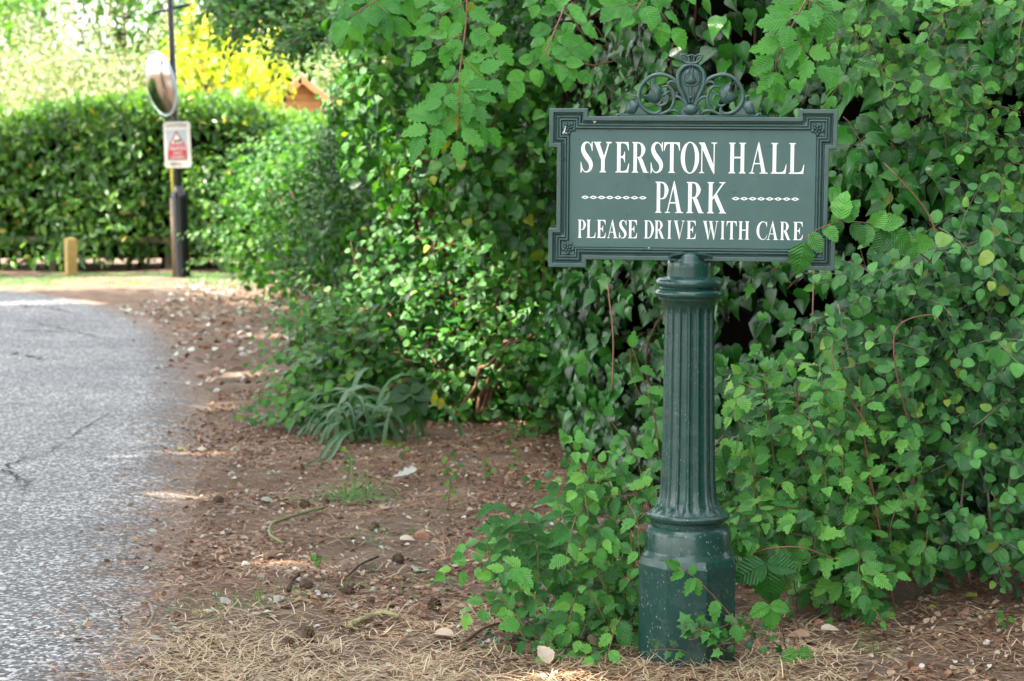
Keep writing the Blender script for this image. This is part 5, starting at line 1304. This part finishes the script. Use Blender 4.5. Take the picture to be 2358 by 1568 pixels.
# ground ivy round the base
def bld(lv, tw):
    def strand(pts, n, s_):
        P = catmull([pt(*p) if len(p) == 3 else p for p in pts], 6); spray(lv, tw, 'ivylobe', P, n, s_, (-.1, -.75, .75), (.3, 1), .0018, .0, .008, False)
    for k in range(60):
        u0 = rng.uniform(1180, 1455); v0 = rng.uniform(1400, 1500); a = gp(u0, v0); a[2] += .03
        Q = wander(a, rng.normal(size=3) * np.array([1, .5, .3]), .2, 5, .6, .2); Q[:, 2] = np.clip(Q[:, 2], .015, .09); spray(lv, tw, 'ivylobe', Q, 7, rng.uniform(.03, .05), (-.1, -.6, .8), (.2, 1), .0016)
    for k in range(13):
        u0 = rng.uniform(1565, 1740); v0 = rng.uniform(1440, 1510); a = pt(u0, v0, 5.88 + rng.uniform(0, .05) + (.08 if u0 > 1690 else 0)); a[2] = max(a[2], .015)
        Q = wander(a, np.array([rng.normal(), -.1, .3]), .12, 5, .6, .2); Q[:, 2] = np.clip(Q[:, 2], .012, .14); spray(lv, tw, 'ivylobe', Q, 5, rng.uniform(.035, .048), (-.1, -.8, .6), (.2, 1), .0016)
shrub('ground_ivy', 'trailing lobed ivy creeping around the foot of the octagonal base', 'ivy', gp(1450, 1500), 'ivy', bld, 'redtwig')
# shoot across the face of the octagonal base
def bld(lv, tw):
    P = catmull([pt(1705, 1480, 5.90), pt(1690, 1430, 5.88), pt(1655, 1385, 5.87), pt(1600, 1330, 5.86), pt(1560, 1305, 5.86)], 6); tw.tube(P, np.linspace(.002, .001, len(P)), 5)
    for u, v, tu, tv, s_ in ((1692, 1438, 8, 42, .05), (1650, 1383, -8, 50, .062), (1658, 1385, -25, 30, .045), (1600, 1332, -30, 45, .055), (1600, 1330, 5, 40, .05), (1575, 1315, -38, 25, .045), (1565, 1308, -25, -12, .05), (1590, 1325, 10, -35, .035)):
        a, b_ = pt(u, v, 5.875), pt(u + tu, v + tv, 5.86); lv.add('elm', a, b_ - a, (-.4, -1, .4), s_, rng.uniform(.2, .8))
shrub('creeping_shoot', 'thin drooping elm shoot across the front of the octagonal base', 'plant', pt(1705, 1480, 5.9), 'elm_fresh', bld, 'redtwig')
# small seedlings on the litter
for u, v, h, n_, lab in ((1030, 1175, 110, 7, 'spindly pale seedling on the leaf litter left of the clump'), (1180, 1095, 70, 5, 'round leaved seedling near the thicket edge'), (1125, 1110, 40, 4, 'tiny seedling between two taller ones'), (928, 1060, 30, 3, 'single seedling beside the strap leaved clump'),
        (1050, 1110, 60, 4, 'slender seedling behind the spindly pale one'), (730, 1310, 20, 4, 'low green weed between the pebbles'), (2310, 1460, 40, 4, 'small two leaved seedling at the right edge'), (800, 1100, 60, 5, 'leafy seedling in front of the strap leaves'), (860, 990, 60, 6, 'leafy seedling among the strap leaves')):
    Yb = gp(u, v)[1]
    stalk('seedling', lab, 'seedling', 'bright', 'round', (u, v), (u - 8, v - h), Yb, n_, .035, tint=(.2, 1), g='seedlings on the verge')
# strap leaved clump
def strap(lv, a, d0, L, w, tint, droop):
    k = 9; P = [a]; d = unit(np.array(d0, float))
    for i in range(k): d = unit(d + np.array([0, 0, -droop / k * (1 + i * .25)])); P.append(P[-1] + d * L / k)
    P = np.array(P); P[:, 2] = np.maximum(P[:, 2], .012); tn = unit(np.gradient(P, axis=0)); sd = unit(np.cross(tn, np.array([0.05, -.5, 1.0])))
    ww = w * np.interp(np.linspace(0, 1, k + 1), [0, .4, .8, 1], [.7, 1, .7, .05]) / 2
    V = np.concatenate([P - sd * ww[:, None], P, P + sd * ww[:, None]]); V[k + 1:2 * k + 2, 2] -= w * .12
    n = k + 1; Fc = np.array([(i, i + n, i + n + 1, i + 1) for i in range(k)] + [(i + n, i + 2 * n, i + 2 * n + 1, i + n + 1) for i in range(k)])
    t = np.linspace(0, 1, n); uv = np.concatenate([np.stack([t * 0 + .1, t], 1), np.stack([t * 0 + .5, t], 1), np.stack([t * 0 + .9, t], 1)])
    lv.parts.append((V[None], Fc, uv, np.array([tint])))
def bld(lv, tw):
    c = gp(850, 1010)
    for k in range(55):
        a = c + np.array([rng.normal() * .12, rng.normal() * .10, 0.0]); an = rng.uniform(-1, 1)
        left = rng.random() < .68
        d = np.array([(-.8 if left else .5) * rng.uniform(.2, 1.0), -.4 * rng.uniform(-.4, 1), 1.9])
        strap(lv, a, d, rng.uniform(.3, .66), rng.uniform(.022, .034), rng.choice([rng.uniform(0, .7), rng.uniform(.75, .93), .99], p=[.72, .27, .01]), rng.uniform(1.5, 2.6))
    for u, v, L in ((675, 1090, .75), (720, 1085, .7)):
        e = gp(u, v); d = e - c; strap(lv, c, unit(np.array([d[0], d[1], .55])), np.linalg.norm(d) * 1.02, .034, .5, .75)
shrub('iris_clump', 'arching strap leaved clump with pale grey blades beside the thicket', 'plant', gp(850, 1010), 'strap', bld)
# palmate horse chestnut seedling
def bld(lv, tw):
    c = pt(945, 900, 10.3); a = gp(960, 990); tw.tube(catmull([a, (a + c) / 2, c], 4), .004, 5)
    for an, L in ((200, .13), (235, .15), (270, .16), (305, .15), (345, .13), (25, .08), (155, .08)):
        lv.add('oval', c, (math.cos(R(an)), -.35, math.sin(R(an))), (0, -.9, .6), L, .1)
    for u, v in ((1000, 905), (1015, 915)): c2 = pt(u, v, 10.2); lv.add('oval', c2, (.15, -.2, -1), (.8, -1, .3), .06, 1.0)
shrub('chestnut_seedling', 'horse chestnut seedling with a large palmate leaf and yellowing leaflets', 'seedling', gp(960, 990), 'bush', bld)
# grass tufts
def tuft(name, label, u, v, n, h, w=.004, spread=.09, mat='grass', tint=(0, 1), cat='grass tuft', g=None, lean=.5):
    c = gp(u, v); c[2] = float(gh(c[0], c[1])) if c[1] < 13 else 0
    def bld(lv, tw):
        for k in range(n):
            a = c + np.array([rng.normal() * spread * .5, rng.normal() * spread * .5, -.005]); strap(lv, a, (rng.normal() * lean, rng.normal() * lean, 1), h * rng.uniform(.5, 1.1), w * rng.uniform(.6, 1.2), rng.uniform(*tint), rng.uniform(.3, 2.2))
    return shrub(name, label, cat, c, mat, bld, group=g, leafname='blades')
tuft('grass_tuft', 'tall green grass tuft in front of the strap leaved clump', 812, 1150, 90, .22, .005, .14, g='green grass tufts on the verge')
for u, v, n_, h, lab in ((560, 1410, 60, .07, 'low grass patch left of the grey stone'), (640, 1395, 40, .06, 'thin grass patch right of the pale stones'), (880, 1240, 25, .12, 'sparse grass blades on the pine needles'), (1010, 1180, 16, .10, 'few grass blades near the spindly seedling'), (2010, 1490, 14, .16, 'lone grass blades at the bottom right'), (980, 1350, 40, .09, 'grass wisps near the seedling clump'), (440, 1430, 30, .05, 'little green tuft at the lane edge'), (735, 1360, 18, .08, 'wispy grass beside the green weed')):
    tuft('grass_tuft', lab, u, v, n_, h, .0035, .22, g='green grass tufts on the verge')
#LITTER
# ------------------------------------------------------------------ litter on the verge (uncountable: stuff)
def scatter(n, box, dens=None, onroad=0.0):
    x = rng.uniform(box[0], box[1], n * 3); y = rng.uniform(box[2], box[3], n * 3)
    e = edge_dist(x, y) if n < 9000 else np.concatenate([edge_dist(a, b_) for a, b_ in zip(np.array_split(x, 8), np.array_split(y, 8))])
    p = np.where(e < -.1, 1.0, np.exp(-(e + .1) / .13)) ; p = np.maximum(p, np.where(e > 0, onroad, 0))
    if dens is not None: p = p * dens(x, y)
    p = p * (np.hypot(x - PX, y - PY) > .17)
    k = rng.random(len(x)) < p; k = np.where(k)[0][:n]
    z = np.where(e[k] > 0, .004 + np.clip(e[k] * .1, 0, .022), gh(x[k], y[k]))
    return np.stack([x[k], y[k], z], 1)
nearbox = (-1.7, 2.6, 5.5, 9.5)
# needles and straw as thin curved strips
def strips(P, L, w, tint, lift=.01, bend=.3, steep=.12):
    n = len(P); an = rng.uniform(0, 2 * PI, n); el = np.abs(rng.normal(size=n)) * steep
    d = np.stack([np.cos(an) * np.cos(el), np.sin(an) * np.cos(el), np.sin(el)], 1); sd = np.stack([-np.sin(an), np.cos(an), np.zeros(n)], 1)
    cv = rng.normal(size=n) * bend
    t = np.array([0, .33, .67, 1.0]); C = P[:, None] + d[:, None] * (L[:, None] * t)[..., None] + sd[:, None] * ((cv * L)[:, None] * t * (1 - t))[..., None]
    C[..., 2] += lift * rng.random(n)[:, None] + .002 + .25 * (L[:, None] * t * (1 - t)) * steep * 3
    wv = (w[:, None] * np.array([.8, 1, .9, .4]))[..., None] / 2
    V = np.concatenate([C - sd[:, None] * wv, C + sd[:, None] * wv], 1)          # n,8,3
    Fc = np.array([(i, i + 4, i + 5, i + 1) for i in range(3)]); uv = np.tile(np.array([[.1, .5]]), (8, 1))
    return (V, Fc, uv, tint)
def strawdens(x, y):
    u = 1179 + x / y * F * .99
    near = np.clip((6.75 - y) / .5, 0, 1)
    near = near * np.where(x > 1.0, .10, 1)
    return np.clip(near * (.40 + 1.3 * np.clip(fbm(x * 2.2 + 3, y * 2.2, 3) - .38, 0, 1) * 2.2), 0, 1) + .04
lv = Leaves()
P = scatter(24000, nearbox, strawdens); n = len(P); lv.parts.append(strips(P, rng.uniform(.02, .12, n), rng.uniform(.0020, .0040, n), rng.beta(2.2, 1.1, n), .02, .28, .14))
o = lv.build('dry_grass', M['straw']); tag(o, 'pale dry straw and dead grass matted over the near verge', 'dry grass', kind='stuff')
lv = Leaves()
P = scatter(42000, (-1.7, 2.6, 5.5, 12), lambda x, y: np.clip((fbm(x * 2.6, y * 1.8 + 8, 3) - .30) * 3, .1, 1)); n = len(P); lv.parts.append(strips(P, rng.uniform(.03, .08, n), rng.uniform(.0022, .004, n), rng.random(n), .010, .25, .08))
o = lv.build('pine_needles', M['needle']); tag(o, 'fine brown pine needles strewn over the soil and lane edge', 'needles', kind='stuff')
lv = Leaves()
P = scatter(24000, (-1.9, 2.6, 5.5, 13), lambda x, y: np.clip((fbm(x * 2 + 5, y * 2, 3) - .33) * 3.5, .08, 1)); n = len(P); P[:, 2] += .006
lv.add('oval', P, np.stack([rng.normal(size=n), rng.normal(size=n), rng.normal(size=n) * .25], 1), np.array([0, 0, 1]) + rng.normal(size=(n, 3)) * .35, rng.uniform(.012, .034, n), rng.beta(1.5, 2.2, n))
P = scatter(3000, (-3.6, 0.8, 13, 25.5), lambda x, y: .3 + .7 * fbm(x, y, 2)); n = len(P); P[:, 2] += .01
lv.add('simple', P, np.stack([rng.normal(size=n), rng.normal(size=n), rng.normal(size=n) * .3], 1), np.array([0, 0, 1]) + rng.normal(size=(n, 3)) * .5, rng.uniform(.04, .09, n), rng.uniform(0, .8, n))
o = lv.build('leaf_litter', M['dead']); tag(o, 'brown crumbled leaf litter covering the verge under the hedge', 'leaf litter', kind='stuff')
lv = Leaves()
P = scatter(900, (-3.9, -.2, 12, 25), lambda x, y: np.clip((y - 11) / 8, .1, 1)); n = len(P); P[:, 2] += .015
lv.add('oval', P, np.stack([rng.normal(size=n), rng.normal(size=n), rng.normal(size=n) * .2], 1), np.array([0, 0, 1]) + rng.normal(size=(n, 3)) * .3, rng.uniform(.04, .08, n), rng.random(n))
P = scatter(1700, (-1.7, 2.2, 5.6, 12), onroad=.01); n = len(P); P[:, 2] += .012
lv.add('oval', P, np.stack([rng.normal(size=n), rng.normal(size=n), rng.normal(size=n) * .2], 1), np.array([0, 0, 1]) + rng.normal(size=(n, 3)) * .35, rng.uniform(.008, .028, n), rng.random(n))
o = lv.build('bleached_leaves', M['palelitter']); tag(o, 'whitish dry holly and laurel leaves scattered towards the bend', 'fallen leaves', kind='stuff')
# verge grass by the far road edge
lv = Leaves()
for k in range(6000):
    x = rng.uniform(-8, -2.6); y = rng.uniform(23.2, 25.6)
    if fbm(np.array(x * 1.2), np.array(y * 1.2), 2) < .40 or edge_dist(np.array([x]), np.array([y]))[0] > -.1: continue
    strap(lv, np.array([x, y, -.01]), (rng.normal() * .5, rng.normal() * .5, 1), rng.uniform(.04, .10), .012, rng.random(), 1.5)
o = lv.build('verge_grass', M['grass']); tag(o, 'thin sunlit grass on the far verge by the bollard', 'grass', kind='stuff')

# ------------------------------------------------------------------ stones, cones, sticks, fallen leaves
def rock(name, label, cat, u, v, w, h, mat, seed, g=None, rot=0):
    bm = bmesh.new(); bmesh.ops.create_icosphere(bm, subdivisions=3, radius=1)
    rr = np.random.default_rng(seed); k = rr.normal(size=(11, 3)); k /= np.linalg.norm(k, axis=1)[:, None]; dd = rr.uniform(.45, .85, 11)
    for vv in bm.verts:
        p = np.array(vv.co)
        for a, d in zip(k, dd):
            q = p.dot(a)
            if q > d: p = p - a * (q - d) * .97
        p = p * (1 + .05 * math.sin(p[0] * 9 + seed) * math.cos(p[1] * 8)); vv.co = p
    me = bpy.data.meshes.new(name); bm.to_mesh(me); bm.free()
    o = link(name, me, M[mat]); c = gp(u, v); s_ = c[1] / F
    o.scale = (w / 2 * s_, w / 2 * s_ * .8, max(h, 5) * s_ * (.95 if name == 'clod' else .60)); z = float(gh(c[0], c[1])); z = z if edge_dist(c[:1], c[1:2])[0] < 0 else .01
    o.location = (c[0], c[1], z + o.scale[2] * .25); o.rotation_euler = (rr.normal() * .15, rr.normal() * .15, rot + rr.uniform(0, 6)); return tag(o, label, cat, g)
stones = [(565, 1302, 27, 15, 'whitestone', 'pale oval stone left of the green stick'), (610, 1215, 26, 16, 'stone', 'grey pebble at the left end of the green stick'), (520, 1395, 46, 20, 'stone', 'flattish grey stone near the lane edge'), (640, 1395, 36, 18, 'stone', 'grey slab right of the low grass patch'),
    (972, 1232, 56, 34, 'redstone', 'large reddish rock left of the nettles'), (600, 1338, 26, 9, 'stone', 'small flat grey stone below the pale oval one'), (668, 1330, 30, 12, 'stone', 'grey pebble above the curved twig'), (640, 1318, 22, 12, 'stone', 'little blue grey pebble among the needles'),
    (700, 1272, 40, 10, 'whitestone', 'long white chip right of the green stick'), (560, 1255, 18, 8, 'whitestone', 'white chip left of the green stick'), (683, 1215, 18, 14, 'stone', 'round pebble tucked behind the green stick'), (478, 1412, 30, 10, 'whitestone', 'white chip on the lane edge'),
    (705, 1340, 18, 10, 'whitestone', 'tiny white pebble beside the curved twig'), (745, 1330, 16, 10, 'whitestone', 'tiny white pebble right of the curved twig'), (480, 1180, 11, 9, 'stone', 'single dark pebble on the lane edge'), (620, 1200, 14, 10, 'stone', 'small pebble above the green stick end'),
    (1855, 1408, 64, 40, 'clod', 'large red brown soil clod right of the bramble leaf'), (1890, 1435, 40, 26, 'redstone', 'second red brown clod beside the large one'), (1925, 1418, 46, 30, 'clod', 'third red brown clod further right'), (2085, 1345, 50, 34, 'clod', 'brown clod under the elm suckers'),
    (2225, 1440, 40, 26, 'clod', 'grey brown clod on the bare soil at the right'), (2270, 1497, 26, 14, 'whitestone', 'pale pebble on the bare soil at the right'), (1745, 1500, 34, 26, 'redstone', 'reddish stone right of the post foot'), (2120, 1300, 60, 40, 'clod', 'brown clod in the shade of the honeysuckle bank'), (1960, 1360, 40, 30, 'clod', 'small clod between suckers and bare soil'),
    (750, 1380, 22, 10, 'stone', 'grey pebble between grass wisps'), (590, 1430, 28, 10, 'stone', 'grey stone in dry grass near the bottom'), (860, 1360, 20, 12, 'whitestone', 'white pebble in the middle of the dry grass'), (860, 1180, 22, 14, 'redstone', 'pinkish pebble near the grass tuft')]
for i, (u, v, w, h, mt, lab) in enumerate(stones): rock('clod' if mt == 'clod' else 'stone', lab, 'clod' if mt == 'clod' else 'stone', u, v, w, h, mt, 100 + i)
def stick(name, label, pts, r, mat, cat='stick'):
    P = []
    for u, v, dz in pts: c = gp(u, v); c[2] = max(float(gh(c[0], c[1])), .0) + dz; P.append(c)
    P = catmull(P, 7); n = len(P); rr = np.linspace(r, r * .6, n) * (1 + .12 * rng.normal(size=n))
    c = P.mean(0); mb = MB(); mb.tube(P - c, rr, 9)
    for k in range(3):
        i = rng.integers(2, n - 2); mb.tube(wander(P[i] - c, rng.normal(size=3) * np.array([1, 1, .3]) + np.array([0, 0, .5]), r * 4, 3, .2), np.linspace(r * .5, r * .2, 4), 6)
    o = mb.build(name, M[mat]); o.location = c; return tag(o, label, cat)
stick('stick', 'short lichened stick lying on the asphalt edge', [(320, 1388, .012), (345, 1402, .014), (352, 1425, .012), (338, 1450, .010)], .0085, 'greytwig')
stick('stick', 'mossy green crooked stick with a hooked end', [(745, 1184, .03), (700, 1196, .03), (650, 1212, .03), (625, 1225, .03), (622, 1245, .025), (652, 1262, .02)], .009, 'moss_twig')
stick('stick', 'thick stick with yellow lichen on the dry grass', [(805, 1452, .02), (850, 1435, .02), (885, 1428, .025), (918, 1432, .02)], .0105, 'lichen')
stick('stick', 'brown curved twig below the white pebbles', [(665, 1375, .02), (672, 1358, .025), (690, 1345, .02)], .008, 'bark')
stick('stick', 'thin dark twig resting on the stones towards the clump', [(870, 1300, .03), (830, 1325, .03), (800, 1345, .02)], .005, 'bark')
stick('stick', 'thin twig half hidden at the bottom middle', [(1060, 1500, .02), (1110, 1470, .03), (1150, 1455, .03)], .006, 'twig')
stick('stick', 'forked thin twig on the bare soil at the far right', [(2255, 1475, .02), (2300, 1450, .03), (2358, 1435, .02)], .004, 'twig')
stick('stick', 'straw coloured twig across the needles near the lane', [(640, 1190, .02), (600, 1500, .015)][0:1] + [(560, 1170, .02), (500, 1168, .015)], .003, 'greytwig')
# pine cones
def cone_mesh():
    mb = MB(); mb.lathe([(.003, -.024), (.012, -.02), (.017, -.006), (.015, .008), (.008, .02), (.002, .025)], 12)
    for k in range(46):
        t = k / 46; a = k * 2.399; z = -.02 + .043 * t; r = .018 * math.sin(PI * (.12 + .8 * t)) ** .7
        c, s_ = math.cos(a), math.sin(a); w = .0065 * (1 - .4 * t)
        b = [(r * .5, -w * .7, z - .001), (r * .5, w * .7, z - .001), (r * 1.3, w, z + .004), (r * 1.42, 0, z + .006), (r * 1.3, -w, z + .004), (r * 1.2, 0, z + .0005)]
        mb.add([(x * c - y * s_, x * s_ + y * c, zz) for x, y, zz in b], [(0, 1, 2, 3, 4), (0, 5, 1), (1, 5, 2), (2, 5, 3), (3, 5, 4), (4, 5, 0)])
    return mb.mesh('pine_cone')
cm_ = cone_mesh(); cm_.materials.append(M['cone'])
for i, (u, v, lab) in enumerate(((748, 1158, 'dark pine cone beside the grass tuft'), (705, 1362, 'pine cone beside the brown curved twig'), (800, 1370, 'pine cone in the dry grass centre'), (700, 1170, 'pine cone behind the green stick'), (860, 1215, 'pine cone near the pinkish pebble'), (1185, 1495, 'pine cone by the bottom edge left of the ivy'), (660, 1500, 'pine cone at the bottom among straw'), (700, 1480, 'large pine cone beside the one among straw'),
        (1810, 1450, 'pine cone beside the red brown clods'), (915, 1300, 'pine cone above the lichen stick'), (505, 1160, 'pine cone fallen on the lane edge'), (1000, 1400, 'pine cone between lichen stick and clump'))):
    o = link('pine_cone', cm_); c = gp(u, v); o.location = (c[0], c[1], float(gh(c[0], c[1])) + .016); o.rotation_euler = (rng.uniform(.9, 1.8), rng.normal() * .3, rng.uniform(0, 6)); o.scale = (1, 1, 1) if i != 7 else (1.4,) * 3; tag(o, lab, 'pine cone', 'pine cones on the verge')
# larger fallen leaves
def fallen(name, label, u, v, tpl, size, mat, tint, tip, lift=.015, nz=(0, -.3, 1)):
    lv = Leaves(); lv.add(tpl, np.zeros(3), np.array(tip, float), np.array(nz, float), size, tint); o = lv.build(name, M[mat]); c = gp(u, v); o.location = (c[0], c[1], max(float(gh(c[0], c[1])), 0) + lift); return tag(o, label, 'fallen leaf', 'larger fallen leaves on the verge')
for u, v, tp, s_, mt, ti, d, lab in ((905, 1105, 'oak', .12, 'palelitter', .3, (1, .2, .1), 'long grey fallen oak leaf beside the grass tuft'), (600, 1158, 'oval', .07, 'palelitter', .1, (1, 0, .1), 'grey green fallen leaf on the needles'), (408, 1040, 'oval', .05, 'strap', 1.0, (1, 0, .1), 'yellow green leaf lying on the asphalt'), (455, 1043, 'oval', .05, 'dead', .9, (1, .3, .2), 'tan leaf lying at the asphalt edge'),
        (340, 1232, 'oval', .045, 'palelitter', .3, (1, .1, .1), 'pale green leaf on the asphalt above the stick'), (345, 1478, 'oval', .045, 'palelitter', .1, (1, .3, .1), 'grey green leaf on the asphalt below the stick'), (2165, 1340, 'hazel', .075, 'dead', .25, (-.5, 0, .8), 'red brown lobed leaf standing against the hedge foot'), (2165, 1295, 'hazel', .06, 'palelitter', .6, (.8, 0, .5), 'pale leaf above the red brown leaf'),
        (1890, 1470, 'oval', .06, 'dead', .95, (1, .1, .2), 'pale curled leaf under the clods'), (1865, 1485, 'oval', .07, 'dead', .6, (-1, .2, .2), 'tan curled leaf at the bottom right of the post'), (2140, 1415, 'oval', .035, 'yellow', .8, (1, .2, .1), 'small yellow leaf on the bare soil'), (2250, 1395, 'oval', .04, 'yellow', .3, (-1, .2, .1), 'small olive leaf on the bare soil'),
        (955, 1325, 'hazel', .07, 'palelitter', .4, (.5, .8, .1), 'pale broad leaf left of the seedling clump'), (880, 1180, 'oval', .07, 'dead', .8, (.3, .8, .2), 'tan leaf behind the reddish rock'), (1000, 1470, 'oval', .07, 'dead', .85, (1, -.3, .1), 'pale tan leaf at the foot of the clump'), (1265, 1540, 'hazel', .06, 'dead', .9, (-.4, .3, .8), 'standing pale leaf at the bottom centre'),
        (880, 1030, 'strap' if 0 else 'oval', .13, 'yellow', .0, (1, .4, .15), 'orange strap of leaf under the iris clump'), (920, 1250, 'oval', .06, 'dead', .9, (1, 0, .2), 'cream leaf above the white pebble'), (760, 1420, 'oval', .05, 'dead', .95, (.2, 1, .1), 'cream leaf in the dry grass'), (1375, 1500, 'oval', .08, 'dead', .8, (0, -.4, .7), 'tan leaf propped against the ground ivy')):
    fallen('fallen_leaf', lab, u, v, tp, s_, mt, ti, d)
# bare dead stems among the right bank
for pts, lab in (([(2110, 1200, 6.7), (2095, 1000, 6.65), (2060, 830, 6.6), (2070, 750, 6.6), (2140, 725, 6.6), (2170, 745, 6.6)], 'long brown stem curling over at the top of the right bank'), ([(2060, 1400, 6.6), (2005, 1100, 6.6), (1985, 960, 6.6), (1978, 870, 6.65)], 'straight reddish dead stem in the middle of the right bank'),
        ([(2010, 1000, 6.6), (1960, 920, 6.6), (1920, 850, 6.6), (1915, 790, 6.65)], 'thin pale stem bowing left above the elm suckers'), ([(1720, 1280, 6.4), (1780, 1262, 6.3), (1850, 1262, 6.3), (1930, 1290, 6.35)], 'pale dry stem arching low right of the post'), ([(1870, 780, 6.8), (1872, 700, 6.8), (1874, 620, 6.9)], 'thin red stem hanging below the right corner of the sign'),
        ([(2165, 560, 6.9), (2130, 480, 6.9), (2060, 400, 6.9), (2035, 375, 6.95)], 'grey stem crossing the dark gap right of the sign'), ([(1410, 900, 7.2), (1412, 780, 7.2), (1402, 680, 7.25), (1398, 640, 7.3)], 'shrivelled brown stem hanging left of the collar')):
    P = catmull([pt(*p) for p in pts], 7); c = P[0]; mb = MB(); mb.tube(P - c, np.linspace(.0038, .0018, len(P)), 6); o = mb.build('dead_stem', M['redtwig']); o.location = c; tag(o, lab, 'stem', 'bare stems in the hedge')
